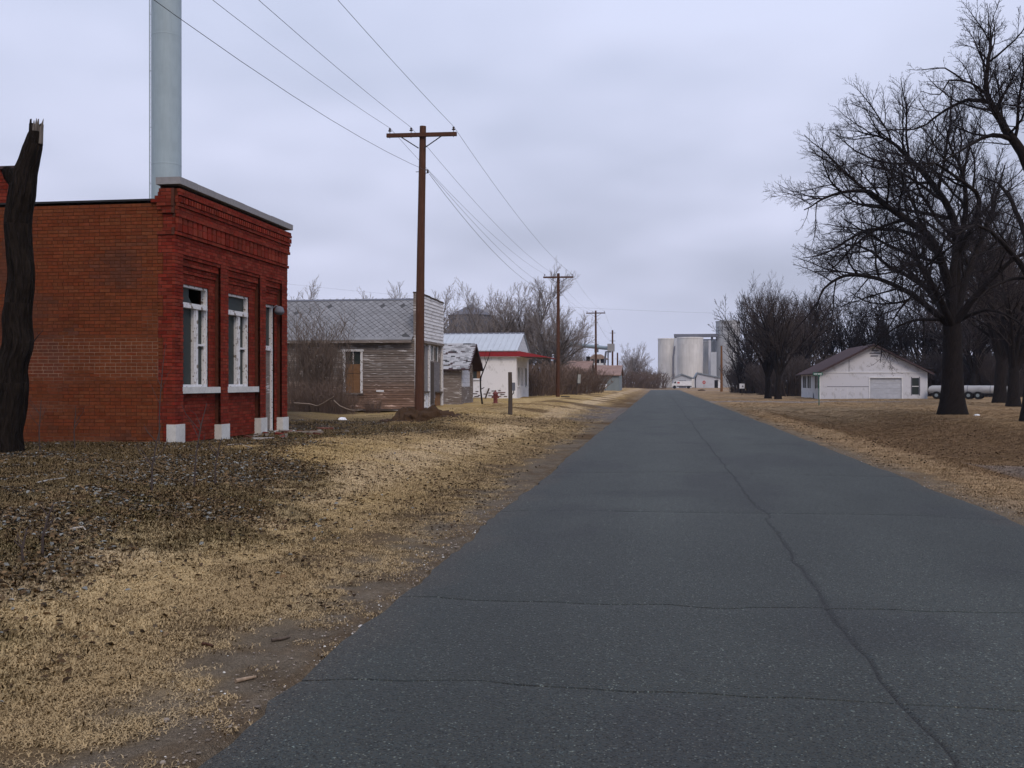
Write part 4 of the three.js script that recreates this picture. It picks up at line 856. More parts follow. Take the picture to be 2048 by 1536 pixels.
{
  const [x, L] = atDepth(1153.5, 93), t = thing('meter_post', 'leaning post with a pale grey meter box between the second and third crossarm poles', 'post', [x, groundY(x, -L) - 0.1, -L]);
  t.rotation.z = -0.05;
  new MB().tube([V(-0.06, 0, 0), V(0, 2.3, 0)], [0.06, 0.05], 8).build('shaft', M.greyPole, t);
  new MB().box(0.03, 1.2, 0.02, 0.28, 2.02, 0.24).build('meter_box', gmat([0.32, 0.33, 0.32], T.mottle), t); new MB().box(0.0, 1.14, 0.0, 0.24, 1.2, 0.2).build('bracket', M.iron, t);
}
{
  const [x, L] = atDepth(1484, 133), t = thing('notice_sign', 'small whitish square notice on a post by the right-hand trees', 'sign', [x, groundY(x, -L) - 0.1, -L]);
  new MB().tube([V(0, 0, 0), V(0, 1.9, 0)], 0.05, 6).build('post', M.greyPole, t); new MB().box(-0.33, 0.95, 0.05, 0.33, 1.6, 0.08).build('board', M.paintWhite, t); new MB().box(0.0, 1.15, 0.08, 0.18, 1.35, 0.084).build('mark', M.darkTin, t);
}
{
  const [x, L] = atDepth(1638, 71), t = thing('street_sign', 'green street-name sign on a thin post before the white garage house', 'sign', [x, groundY(x, -L) - 0.1, -L]);
  new MB().tube([V(0, 0, 0), V(0, 2.28, 0)], 0.033, 6).build('post', M.signGreen, t); new MB().box(-0.42, 2.22, -0.01, 0.25, 2.42, 0.01).build('blade', M.signGreen, t); new MB().box(-0.015, 2.1, -0.34, 0.015, 2.27, 0.34).build('blade', M.signGreen, t);
  new MB().box(-0.36, 2.29, 0.0102, -0.12, 2.35, 0.0125).box(-0.06, 2.29, 0.0102, 0.2, 2.35, 0.0125).build('lettering', M.paintWhite, t);
}
{
  const [x, L] = atDepth(1408, 205), t = thing('stop_sign', 'red octagonal stop sign at the far end of the road', 'sign', [x, groundY(x, -L) - 0.1, -L]);
  new MB().tube([V(0, 0, -0.04), V(0, 2.2, -0.04)], 0.04, 6).build('post', M.greyMetal, t);
  const oct = r => Array.from({ length: 8 }, (_, i) => { const a = (i + 0.5) * Math.PI / 4; return [Math.cos(a) * r, 1.75 + Math.sin(a) * r]; });
  new MB().prism('z', oct(0.4), -0.012, 0).build('rim', M.paintWhite, t); new MB().prism('z', oct(0.375), 0.001, 0.006).build('face', M.redPaint, t);
  // STOP in block strokes
  const s = new MB(), B = (x0, y0, x1, y1) => s.box(x0, 1.75 + y0, 0.0065, x1, 1.75 + y1, 0.0085), h = 0.11, k = 0.028;
  let o = -0.27; B(o, h - k, o + 0.11, h); B(o, 0, o + k, h - k); B(o + k, -k / 2, o + 0.11, k / 2); B(o + 0.11 - k, -h + k, o + 0.11, -k / 2); B(o, -h, o + 0.11, -h + k);
  o = -0.13; B(o, h - k, o + 0.11, h); B(o + 0.055 - k / 2, -h, o + 0.055 + k / 2, h - k);
  o = 0.01; B(o, -h, o + k, h); B(o + 0.11 - k, -h, o + 0.11, h); B(o + k, h - k, o + 0.11 - k, h); B(o + k, -h, o + 0.11 - k, -h + k);
  o = 0.15; B(o, -h, o + k, h); B(o + k, h - k, o + 0.11, h); B(o + k, -k / 2, o + 0.11, k / 2); B(o + 0.11 - k, k / 2, o + 0.11, h - k);
  s.build('lettering', M.paintWhite, t);
}
// ───────────────────────── bare trees ─────────────────────────
const UP = V(0, 1, 0);
function turned(d, ang, az) { const p = Math.abs(d.y) < 0.95 ? d.clone().cross(UP).normalize() : V(1, 0, 0); return d.clone().applyAxisAngle(p, ang).applyAxisAngle(d, az).normalize(); }
class Tree {
  constructor(seed, o) { this.R = rngOf(seed); this.o = o; this.wood = new MB(); this.crown = new MB(); }
  put(pts, rad) { const r = rad[0], m = r > this.o.thick ? this.wood : this.crown; m.tube(pts, rad, r > 0.25 ? 12 : r > 0.08 ? 8 : r > 0.03 ? 5 : 3, false); }
  kids(pts, rad, len, lvl, lo = 0.2) {
    const o = this.o, R = this.R, n = Math.max(1, Math.round(o.kids[lvl] * (o.perLen ? clamp(len / o.perLen[lvl], 0.4, 2.2) : 1)));
    if (lvl >= o.kids.length) return;
    let az = R() * 6.28;
    for (let k = 0; k < n; k++) {
      const t = lo + (0.98 - lo) * (k + R()) / n, f = t * (pts.length - 1), i = Math.min(pts.length - 2, Math.floor(f)), p = pts[i].clone().lerp(pts[i + 1], f - i), d = pts[i + 1].clone().sub(pts[i]).normalize();
      az += 2.4 + R() * 0.8; const ang = o.ang[lvl] * (0.65 + 0.7 * R()) * (1 - 0.25 * t);
      const r = lerp(rad[i], rad[i + 1], f - i), cl = len * o.ratio[lvl] * (1 - (o.tip ?? 0.5) * t) * (0.55 + 0.8 * R());
      const cd = turned(d, ang, az); if (o.lift) { cd.y += o.lift[lvl]; cd.normalize(); }
      this.branch(p, cd, cl, Math.max(o.minR, Math.min(r * 0.72, cl * o.slim)), lvl + 1);
    }
  }
  branch(p, d, len, r, lvl) {
    const o = this.o, R = this.R, n = Math.max(2, Math.min(9, Math.round(len / o.seg[Math.min(lvl, o.seg.length - 1)]))), pts = [p.clone()], rad = [r], q = p.clone(), dir = d.clone(), w = o.wob[Math.min(lvl, o.wob.length - 1)], tr = o.trop[Math.min(lvl, o.trop.length - 1)];
    for (let i = 1; i <= n; i++) { dir.x += (R() - 0.5) * w; dir.z += (R() - 0.5) * w; dir.y += (R() - 0.5) * w + tr; dir.normalize(); q.addScaledVector(dir, len / n); if (q.y < 1.2) { dir.y = Math.abs(dir.y) * 0.5; } pts.push(q.clone()); rad.push(Math.max(o.minR * 0.6, r * (1 - 0.75 * i / n))); }
    this.put(pts, rad);
    if (lvl < o.kids.length) this.kids(pts, rad, len, lvl);
  }
  limb(ctrl, r0, r1, lvl = 0, lo = 0.15) {
    const c = new THREE.CatmullRomCurve3(ctrl), len = c.getLength(), n = Math.max(6, Math.round(len / 0.55)), pts = [], rad = [], R = this.R;
    for (let i = 0; i <= n; i++) { const p = c.getPoint(i / n), k = 0.06 * Math.min(1, len / 6); if (i && i < n) p.add(V((R() - 0.5) * k, (R() - 0.5) * k, (R() - 0.5) * k)); pts.push(p); rad.push(lerp(r0, r1, Math.pow(i / n, 0.8))); }
    this.put(pts, rad); this.kids(pts, rad, len, lvl, lo);
  }
  trunk(H, r, fork) {     // flared trunk from the origin
    const R = this.R, n = 8, pts = [], rad = []; for (let i = 0; i <= n; i++) { const t = i / n; pts.push(V((R() - 0.5) * 0.08 * t + fork[0] * t * t, t * H - (i ? 0 : 0.25), (R() - 0.5) * 0.08 * t + fork[1] * t * t)); rad.push(r * (1 + 0.5 * Math.exp(-t * 9)) * (1 - 0.22 * t)); }
    this.wood.tube(pts, rad, 16, false); return pts.at(-1);
  }
  into(t, wm, cm) { this.wood.build('trunk', wm, t); this.crown.build('crown', cm, t); return t; }
}
const rel = (t, arr) => arr.map(([px, py, D]) => at(px, py, D).sub(t.position));
const BIG = { thick: 0.045, minR: 0.0065, slim: 0.017, tip: 0.66, kids: [13, 9, 7, 5], perLen: [6.5, 2.1, 1.0, 0.5], ratio: [0.46, 0.5, 0.52, 0.52], ang: [0.95, 0.85, 0.75, 0.7], seg: [0.6, 0.4, 0.24, 0.16, 0.14], wob: [0.34, 0.4, 0.38, 0.34, 0.3], trop: [0.015, 0.03, 0.03, 0.02, 0.01], lift: [0.1, 0.12, 0.08, 0.03] };
{ // the great tree with its trunk in view
  const D = 50.8, [x, L] = atDepth(1905, D), t = thing('bare_tree', 'huge dark bare tree with thick trunk and arching limbs on the right lawn', 'tree', [x, groundY(x, -L), -L]);
  const T1 = new Tree(101, BIG); T1.trunk(4.6, 0.56, [0, 0]);
  const F = [1905, 655, D];
  const limbs = [
    [[F, [1862, 618, D - 0.6], [1800, 575, D - 1.2], [1755, 557, D - 1.6], [1690, 551, D - 2], [1645, 580, D - 2.3], [1630, 632, D - 2.4]], 0.20, 0.03],
    [[F, [1895, 560, D], [1857, 474, D - 1], [1781, 419, D - 1.6], [1733, 383, D - 2], [1660, 392, D - 2.5], [1608, 420, D - 2.8]], 0.30, 0.025],
    [[[1868, 500, D - 0.6], [1832, 470, D + 0.8], [1744, 458, D + 1.8], [1700, 478, D + 2.4], [1650, 508, D + 2.8], [1605, 516, D + 3]], 0.15, 0.02],
    [[F, [1912, 540, D + 1], [1905, 434, D + 1.5], [1850, 350, D + 2], [1810, 310, D + 2.2], [1788, 288, D + 2.4], [1744, 270, D + 2.6], [1704, 262, D + 2.8]], 0.28, 0.02],
    [[[1910, 520, D + 0.7], [1959, 401, D - 1], [1912, 354, D - 2], [1868, 328, D - 2.6], [1820, 330, D - 3.2]], 0.16, 0.02],
    [[[1880, 600, D], [1830, 560, D + 1.6], [1773, 529, D + 2.4], [1737, 500, D + 2.8], [1693, 492, D + 3.2], [1650, 535, D + 3.6]], 0.16, 0.02],
    [[F, [1930, 560, D + 0.8], [1965, 470, D + 1.6], [1990, 400, D + 2.2], [2010, 330, D + 2.6]], 0.28, 0.03],
    [[F, [1945, 600, D - 0.6], [2000, 540, D - 1.4], [2060, 500, D - 2], [2120, 480, D - 2.6]], 0.24, 0.03],
    [[F, [1880, 600, D - 2], [1850, 540, D - 4.5], [1830, 520, D - 6.5], [1800, 540, D - 8]], 0.22, 0.02],
    [[F, [1925, 590, D + 2.5], [1940, 520, D + 5], [1960, 490, D + 7.5]], 0.22, 0.03],
    [[F, [1870, 600, D + 2.5], [1820, 545, D + 5], [1770, 530, D + 7]], 0.22, 0.03],
    [[[1890, 640, D], [1840, 640, D - 1.4], [1790, 655, D - 2.2], [1745, 700, D - 2.8]], 0.11, 0.02],
    [[[1920, 640, D], [1975, 620, D - 1.5], [2030, 640, D - 2.6], [2080, 690, D - 3]], 0.12, 0.02],
    [[[1850, 560, D - 0.5], [1800, 620, D - 1.8], [1770, 670, D - 2.6], [1760, 725, D - 3.0]], 0.07, 0.015],
    [[F, [1908, 520, D + 0.5], [1930, 430, D + 0.3], [1925, 350, D], [1900, 290, D - 0.5], [1890, 250, D - 0.8]], 0.24, 0.02],
  ];
  for (const [c, a, b] of limbs) T1.limb(rel(t, c), a, b, 0, 0.22);
  T1.into(t, M.barkDark, M.twigDark); console.log('tree1', T1.wood.i.length / 3, T1.crown.i.length / 3);
}
{ // its neighbour, trunk just outside the frame, whose high limb reaches into the sky
  const D = 41, [x, L] = atDepth(2072, D), t = thing('bare_tree', 'tall bare tree at the right edge whose high limb reaches up over the sky', 'tree', [x, groundY(x, -L), -L]);
  const T2 = new Tree(202, { ...BIG, kids: [17, 11, 8, 6], ratio: [0.36, 0.48, 0.52, 0.52] }); T2.trunk(5.4, 0.46, [0.2, -0.1]);
  const F = [2082, 590, D];
  const top = [[2018, 270, D - 0.4], [1992, 226, D - 0.5], [1974, 193, D - 0.6], [1974, 128, D - 0.6], [1981, 88, D - 0.6], [1976, 40, D - 0.6]];
  const limbs = [
    [[F, [2092, 450, D], [2048, 314, D - 0.3], ...top], 0.30, 0.02],
    [[[2018, 277, D - 0.4], [1981, 270, D - 1], [1941, 288, D - 1.6], [1897, 317, D - 2], [1846, 336, D - 2.4]], 0.11, 0.015],
    [[[1976, 203, D - 0.6], [1941, 199, D - 0.2], [1905, 212, D + 0.3], [1868, 237, D + 0.7], [1839, 257, D + 1], [1773, 261, D + 1.3], [1722, 268, D + 1.6]], 0.095, 0.012],
    [[[1972, 188, D - 0.6], [1941, 166, D - 1.2], [1897, 162, D - 1.8], [1879, 190, D - 2.2], [1839, 182, D - 2.6]], 0.065, 0.01],
    [[[1930, 164, D - 1.3], [1890, 137, D - 1.6], [1850, 140, D - 1.9], [1817, 139, D - 2.1]], 0.045, 0.008],
    [[F, [2120, 420, D + 1], [2110, 280, D + 1.6], [2080, 180, D + 2], [2075, 120, D + 2.2]], 0.26, 0.02],
    [[F, [2060, 500, D + 1.4], [2030, 420, D + 2.6], [2000, 370, D + 3.6], [1960, 350, D + 4.4]], 0.2, 0.02],
    [[F, [2050, 540, D - 1.2], [2000, 480, D - 2.4], [1955, 450, D - 3.2], [1910, 470, D - 4]], 0.18, 0.02],
    [[F, [2060, 560, D - 0.5], [2015, 560, D - 1], [1965, 590, D - 1.4], [1935, 650, D - 1.6]], 0.12, 0.015],
    [[F, [2150, 480, D - 1], [2220, 400, D - 2], [2280, 330, D - 3]], 0.24, 0.02],
  ];
  for (const [c, a, b] of limbs) T2.limb(rel(t, c), a, b, 0, 0.3);
  T2.into(t, M.barkDark, M.twigDark); console.log('tree2', T2.wood.i.length / 3, T2.crown.i.length / 3);
}
// smaller whole trees, grown freely: a few kinds, each built once and repeated
const MIDT = { thick: 0.05, minR: 0.011, slim: 0.022, kids: [9, 8, 6], perLen: [5, 2.4, 1.2], ratio: [0.5, 0.5, 0.5], ang: [0.8, 0.75, 0.7], seg: [0.9, 0.6, 0.4, 0.3], wob: [0.3, 0.32, 0.3, 0.3], trop: [0.06, 0.05, 0.04, 0.03], lift: [0.3, 0.22, 0.15] };
function freeTree(seed, o, H, r, nl, spread, fork = 0.25, upness = 1) {
  const T3 = new Tree(seed, o), R = T3.R, f = T3.trunk(H * fork, r, [(R() - 0.5) * 0.3, (R() - 0.5) * 0.3]);
  for (let i = 0; i < nl; i++) {
    const a = i / nl * 6.283 + R(), s = spread * (0.45 + 0.6 * R()), h = H * (0.55 + 0.45 * R()) * upness, c = Math.cos(a), d = Math.sin(a);
    T3.limb([f.clone().add(V(0, -R() * H * 0.06, 0)), V(f.x + c * s * 0.28, f.y + (h - f.y) * 0.34, f.z + d * s * 0.28), V(f.x + c * s * 0.66, f.y + (h - f.y) * 0.72, f.z + d * s * 0.66), V(f.x + c * s, h, f.z + d * s)], r * (0.42 + 0.2 * R()), 0.02, 0, 0.15);
  }
  return T3;
}
function plantTree(src, px, py, D, scale, turn, label, group, sy = 1) {
  const [x, L] = atDepth(px, D), o = src.used ? copyOf(src.obj, label, group) : src.obj; src.used = true;
  o.userData.label = label; if (group) o.userData.group = group;
  o.position.set(x, groundY(x, -L) - 0.05, -L); o.rotation.y = turn; o.scale.set(scale, scale * sy, scale); return o;
}
function species(name, T3, wm, cm) { const o = thing(name, '', 'tree'); T3.into(o, wm, cm); console.log(name, T3.wood.i.length / 3, T3.crown.i.length / 3); return { obj: o, used: false }; }
const greyOak = species('bare_tree', freeTree(311, { ...MIDT, kids: [11, 8, 7], minR: 0.017 }, 11, 0.42, 9, 6.0, 0.2), M.barkGrey, M.twigGrey);
const greySlim = species('bare_tree', freeTree(322, { ...MIDT, minR: 0.018 }, 10, 0.25, 7, 3.4, 0.2), M.barkGrey, M.twigGrey);
const darkElm = species('bare_tree', freeTree(333, { ...MIDT, kids: [9, 8, 6], minR: 0.013, lift: [0.12, 0.12, 0.08] }, 11, 0.42, 9, 4.6, 0.24), M.barkDark, M.twigMid);
const darkSlim = species('bare_tree', freeTree(344, { ...MIDT, kids: [7, 7, 5], minR: 0.021 }, 10, 0.25, 8, 3.6, 0.16), M.barkDark, M.twigDark);
// trees behind the left-hand buildings
plantTree(greyOak, 1056, 0, 112, 1.02, 0.4, 'rounded grey bare tree rising behind the filling station roof, tallest of the group');
plantTree(greyOak, 1108, 0, 104, 0.76, 2.7, 'spreading grey bare tree behind the second crossarm pole, right of the filling station');
plantTree(greySlim, 965, 0, 125, 1.05, 0.2, 'slender grey bare tree behind the filling station, right of the dark grain bin');
plantTree(greySlim, 915, 0, 120, 1.0, 1.6, 'slender grey bare tree between the false front and the grain bin');
plantTree(greySlim, 938, 0, 106, 0.92, 2.5, 'slender grey bare tree standing before the dark grain bin');
plantTree(greySlim, 980, 0, 110, 1.08, 4.4, 'slender grey bare tree over the middle of the filling station roof');
plantTree(greySlim, 1010, 0, 122, 1.15, 3.1, 'slender grey bare tree just left of the tallest rounded tree');
plantTree(greySlim, 592, 0, 70, 0.76, 2.2, 'bare grey tree just right of the brick building corner, above the store roof');
plantTree(greySlim, 780, 0, 88, 0.82, 4.0, 'bare grey treetop above the middle of the store roof');
plantTree(greySlim, 820, 0, 95, 0.9, 5.2, 'bare grey treetop above the store roof beside the nearest pole');
plantTree(greySlim, 740, 0, 92, 0.8, 0.9, 'small bare grey treetop left of the middle of the store ridge');
plantTree(greySlim, 860, 0, 100, 0.98, 1.9, 'bare grey treetop behind the store false front');
plantTree(greySlim, 1140, 0, 150, 0.75, 1.1, 'low grey bare tree under the conveyor, left of the third crossarm pole');
plantTree(greySlim, 1165, 0, 190, 0.8, 2.9, 'low grey bare tree far behind the long rusty roof');
// far trees beside the road end
for (const [px, D, s, tn, label] of [[1262, 260, 1.02, 0.3, 'bare grey tree at the left of the clump at the road end'], [1276, 265, 1.05, 1.9, 'tallest bare grey tree of the clump at the road end'], [1292, 275, 0.7, 3.2, 'low bare grey tree in the clump at the road end, right of the tallest'], [1308, 290, 0.62, 4.4, 'low bare grey tree next to the silos at the road end'], [1246, 250, 0.62, 5.1, 'low bare grey tree right of the grey metal shed']]) plantTree(greySlim, px, 0, D, s, tn, label, 'trees at the road end');
// right-hand row and the dark thicket behind the white house
plantTree(darkElm, 1536, 0, 101, 0.74, 0.7, 'dark bare tree, left one of the pair of trunks beside the white house', undefined, 1.3);
plantTree(darkElm, 1556, 0, 97, 0.74, 2.9, 'dark bare tree, right one of the pair of trunks beside the white house', undefined, 1.22);
plantTree(darkSlim, 1482, 0, 146, 0.8, 4.6, 'dark bare tree by the small whitish notice, before the grain elevator');
plantTree(darkElm, 2027, 0, 66, 0.95, 1.3, 'dark bare tree behind the huge tree, near the right edge', undefined, 1.1);
plantTree(darkElm, 2000, 0, 78, 1.15, 2.2, 'dark bare tree between the huge tree and the right edge, behind them both', undefined, 1.2);
plantTree(darkElm, 1600, 0, 128, 1.1, 5.7, 'dark bare tree behind the left end of the white house');
plantTree(darkElm, 1950, 0, 112, 1.1, 3.9, 'dark bare tree behind the white tank trailer');
const thick = 'trees of the dark thicket behind the white house';
[[1505, 150], [1528, 140], [1578, 136], [1620, 140], [1655, 134], [1690, 130], [1725, 138], [1760, 131], [1800, 128], [1835, 124], [1870, 128], [1905, 122], [1985, 126], [2020, 118], [2045, 112]].forEach(([px, D], i) => plantTree(darkSlim, px, 0, D, 1.12 + 0.35 * hash2(i, 3, 9), i * 1.7, 'dark bare tree in the dense thicket behind the white house and tank trailer', thick));
// ───────────────────────── brush and weeds ─────────────────────────
function shrub(seed, n, H, spread, minR, twigs = 6) {
  const R = rngOf(seed), m = new MB();
  for (let i = 0; i < n; i++) {
    const a = R() * 6.283, b = spread * 0.5 * Math.sqrt(R()), h = H * (0.5 + 0.5 * R()), x = Math.cos(a) * b, z = Math.sin(a) * b, lx = (R() - 0.5) * 0.5 * spread + x * 0.6, lz = (R() - 0.5) * 0.5 * spread + z * 0.6;
    const p = [V(x, -0.1, z), V(x + lx * 0.3, h * 0.4, z + lz * 0.3), V(x + lx * 0.7, h * 0.75, z + lz * 0.7), V(x + lx, h, z + lz)], r = minR * (1.2 + 1.2 * R());
    m.tube(p, [r * 1.4, r, r * 0.8, r * 0.5], 3, false);
    for (let k = 0; k < twigs; k++) { const t = 0.25 + 0.7 * R(), f = t * 3, j = Math.min(2, Math.floor(f)), q = p[j].clone().lerp(p[j + 1], f - j), an = R() * 6.283, l = h * (0.12 + 0.22 * R()), e = V(q.x + Math.cos(an) * l * 0.6, q.y + l * 0.75, q.z + Math.sin(an) * l * 0.6); m.tube([q, q.clone().lerp(e, 0.55).add(V((R() - 0.5) * 0.06, -0.03, (R() - 0.5) * 0.06)), e], [r * 0.75, r * 0.6, r * 0.4], 3, false);
      for (let c = 0; c < 2; c++) { const a2 = R() * 6.283, l2 = l * 0.5, q2 = q.clone().lerp(e, 0.3 + 0.6 * R()); m.tube([q2, V(q2.x + Math.cos(a2) * l2 * 0.6, q2.y + l2 * 0.7, q2.z + Math.sin(a2) * l2 * 0.6)], [r * 0.5, r * 0.35], 3, false); } }
  }
  return m;
}
function shrubKind(m, mt) { const o = thing('bare_shrub', '', 'shrub'); m.build('stems', mt, o); return { obj: o, used: false }; }
const brushA = shrubKind(shrub(501, 90, 2.6, 2.6, 0.008, 7), M.brush), brushB = shrubKind(shrub(502, 46, 3.6, 1.8, 0.0065, 6), mat([0.13, 0.097, 0.076])), brushFar = shrubKind(shrub(503, 120, 3.0, 4.2, 0.016, 6), M.brush);
for (const [px, D, s, tn, label] of [[600, 43.2, 0.95, 0, 'tangled bare brush against the store wall right beside the brick corner'], [632, 42.6, 1.0, 1.2, 'tallest tangle of bare brush before the store wall, left of its window'], [662, 43.2, 0.9, 2.6, 'bare brush before the store wall close to the left of its window']]) plantTree(brushB, px, 0, D, s, tn, label, 'brush before the store wall', 1.15);
for (const [px, D, s, tn, label] of [[612, 41.5, 0.55, 0.5, 'low brown brush at the foot of the store wall, next to the brick corner'], [650, 41.2, 0.55, 3.3, 'low brown brush at the foot of the store wall, under the tall tangle'], [690, 42, 0.42, 4.4, 'low brown brush under the store window'], [745, 43.4, 0.28, 5.1, 'thin low brush at the store wall right of its window']]) plantTree(brushA, px, 0, D, s, tn, label, 'low brush at the store wall', 0.9);
const hedge = 'brown thicket beyond the filling station';
[[1066, 88, 0.9, 'brown brush touching the far corner of the filling station'], [1082, 92, 1.0, 'brown brush under the filling station canopy tip'], [1097, 98, 1.0, 'brown brush just left of the second crossarm pole'], [1128, 100, 0.92, 'brown brush just right of the second crossarm pole'], [1145, 106, 0.92, 'brown brush left of the leaning meter post'], [1168, 112, 0.95, 'brown brush right of the leaning meter post'], [1182, 124, 0.8, 'brown brush left of the third crossarm pole']].forEach(([px, D, s, label], i) => plantTree(brushFar, px, 0, D, s * 0.98, i * 1.9, label, hedge));
[[1250, 250], [1272, 255], [1296, 262], [1312, 270]].forEach(([px, D], i) => plantTree(brushFar, px, 0, D, 1.3, i * 2.1 + 1, ['low brown scrub right of the grey metal shed at the road end', 'low brown scrub under the tallest clump tree at the road end', 'low brown scrub midway between clump and silos at the road end', 'low brown scrub against the first silo at the road end'][i], 'scrub at the road end', 1.1));
const brushDark = shrubKind(shrub(504, 170, 4.6, 5, 0.02, 7), M.twigMid);
[[1580, 118], [1552, 132], [1510, 150], [1490, 160]].forEach(([px, D], i) => plantTree(brushDark, px, 0, D, 1.05 - i * 0.04, i * 1.3, ['dark evergreen-like brush against the left wall of the white house', 'dark brush between the paired trunks and the white house', 'dark brush behind the left of the paired trunks', 'dark brush behind the small whitish notice'][i], 'dark brush on the right'));
[[1905, 118], [1960, 120], [2020, 112], [1830, 120], [1760, 128], [1690, 126]].forEach(([px, D], i) => plantTree(brushDark, px, 0, D, 1.1, i * 2.3, 'dark brush in the thicket behind the white house and tank trailer', 'dark brush of the thicket'));
// stalks and saplings standing in the weedy lot
{
  const R = rngOf(61);
  const list = [[430, 880, 12.6, 0.62, 'bent dark stalk standing before the near plinth block of the brick building'], [388, 962, 12.2, 1.05, 'tall dark forked stalk in the weeds below the near brick corner'], [303, 985, 11.4, 0.8, 'dark thin stalk in the weeds left of the forked one'], [85, 1075, 7.9, 0.46, 'short dark stalk in the weeds at the lower left'], [48, 1095, 7.6, 0.3, 'shortest dark stalk at the lower left edge of the weeds'], [318, 890, 18.3, 1.9, 'tall thin dry stalk against the brick side wall near the corner'], [150, 885, 17.5, 0.8, 'pair of dry stalks at the foot of the brick side wall'], [80, 890, 16.8, 0.9, 'dry stalk beside the dead trunk']];
  for (const [px, py, D, h, label] of list) {
    const [x, L] = atDepth(px, D), t = thing('dry_stalk', label, 'stalk', [x, groundY(x, -L) - 0.03, -L], 0, 'dry stalks in the lot'), m = new MB(), lean = (R() - 0.2) * 0.3 * h;
    const p = [V(0, 0, 0), V(lean * 0.3, h * 0.4, 0.03), V(lean * 0.7, h * 0.75, 0), V(lean * 1.2, h, -0.02)]; m.tube(p, [0.013, 0.010, 0.008, 0.004], 5);
    for (let k = 0; k < 4; k++) { const q = p[1].clone().lerp(p[2], R()), l = h * (0.15 + 0.2 * R()), s = R() < 0.5 ? -1 : 1; m.tube([q, V(q.x + s * l * 0.5, q.y + l * 0.7, q.z + (R() - 0.5) * l), V(q.x + s * l * 0.62, q.y + l * 1.1, q.z + (R() - 0.5) * l)], [0.005, 0.004, 0.002], 4); }
    m.build('stem', M.twigMid, t);
  }
  // young bare sapling beside the shed
  const [x, L] = atDepth(965, 55), t = thing('bare_sapling', 'thin leaning bare sapling beside the shed, before the white station wall', 'tree', [x, groundY(x, -L) - 0.05, -L]), m = new MB();
  m.tube([V(0, 0, 0), V(-0.1, 0.8, 0), V(-0.12, 1.5, 0), V(0.12, 2.1, 0), V(0.36, 2.7, 0), V(0.46, 3.1, 0)], [0.05, 0.045, 0.04, 0.03, 0.018, 0.008], 6); m.tube([V(-0.1, 1.35, 0), V(0.02, 1.9, 0.05), V(0, 2.4, 0.1)], [0.02, 0.014, 0.006], 4); m.tube([V(0.2, 2.3, 0), V(0.1, 2.7, -0.05), V(0.2, 3.0, 0)], [0.014, 0.01, 0.005], 4); m.tube([V(-0.08, 0.9, 0), V(0.1, 1.0, 0)], [0.025, 0.02], 4);
  m.build('trunk', M.barkDark, t);
  const [x2, L2] = atDepth(970, 72), c = new MB().tube([V(0, 0, 0), V(0.12, 0.35, 0), V(0.3, 0.8, 0)], [0.06, 0.06, 0.055], 6), o = thing('leaning_stake', 'short dark stake leaning by the foot of the white station wall', 'stake', [x2, groundY(x2, -L2) - 0.05, -L2]); c.build('shaft', M.greyPole, o);
}
// long pale branches fallen before the store
for (const [pts, label] of [[[[588, 806, 40], [620, 808, 39.6], [635, 812, 39.4], [650, 804, 39.2], [668, 793, 39]], 'pale fallen branch rising out of the brush before the store'], [[[668, 801, 39.5], [680, 812, 39.2], [700, 820, 39], [716, 821, 38.8]], 'pale fallen branch lying to the right of the store brush']]) lone('fallen_branch', new MB().tube(pts.map(q => at(...q)), pts.map((_, i) => 0.024 - i * 0.003), 5), gmat([0.22, 0.17, 0.13], T.wood), label, 'branch', 'fallen branches before the store');
// ───────────────────────── dark grain bin and shed roofs on the left ─────────────────────────
{
  const D = 118, [x, L] = atDepth(942, D), r = 44 * D / FOC, y1 = hgt(629, D), gy = groundY(x, -L), t = thing('grain_bin', 'dark grey round grain bin with low cone roof behind the filling station', 'grain bin', [x, gy - 0.1, -L]);
  new MB().lathe(0, 0, [[r, 0], [r, y1 - gy]], 36).build('wall', M.darkTin, t); for (let y = 1; y < y1; y += 1.1) new MB().lathe(0, 0, [[r + 0.001, y], [r + 0.03, y + 0.03], [r + 0.03, y + 0.06], [r + 0.001, y + 0.1]], 36).build('ring', M.darkTin, t);
  new MB().lathe(0, 0, [[r + 0.12, y1 - gy - 0.05], [0.35, y1 - gy + 1.1], [0.3, y1 - gy + 1.25], [0, y1 - gy + 1.3]], 36).build('cone_roof', M.darkTin, t);
}
{ // long low shed with a rusty roof; gable end towards the road
  const L0 = 118, L1 = 127, x0 = xOn(1085, L0), x1 = xOn(1177, L0), t = thing('rusty_roof_shed', 'long low shed with rusty brown tin roof beyond the brown thicket', 'shed', [0, 0, 0]), gy = 0.3, ev = hgt(748, 119), rg = hgt(722, 123), mid = (L0 + L1) / 2;
  new MB().box(x0, gy - 0.2, -L1, x1, ev, -L0).prism('x', [[-L0, ev], [-L1, ev], [-mid, rg - 0.08]], x0, x1).build('wall', M.greyMetal, t);
  new MB().prism('x', [[-L0 + 0.3, ev - 0.06], [-L0 + 0.3, ev - 0.14], [-mid, rg - 0.06], [-L1 - 0.3, ev - 0.14], [-L1 - 0.3, ev - 0.06], [-mid, rg + 0.02]], x0 - 0.2, x1 + 0.25).build('roof', M.rustRoof, t);
  new MB().box(x1 - 0.6, rg - 0.4, -mid - 0.3, x1 - 0.15, rg + 0.55, -mid + 0.15).build('chimney', M.barkDark, t);
}
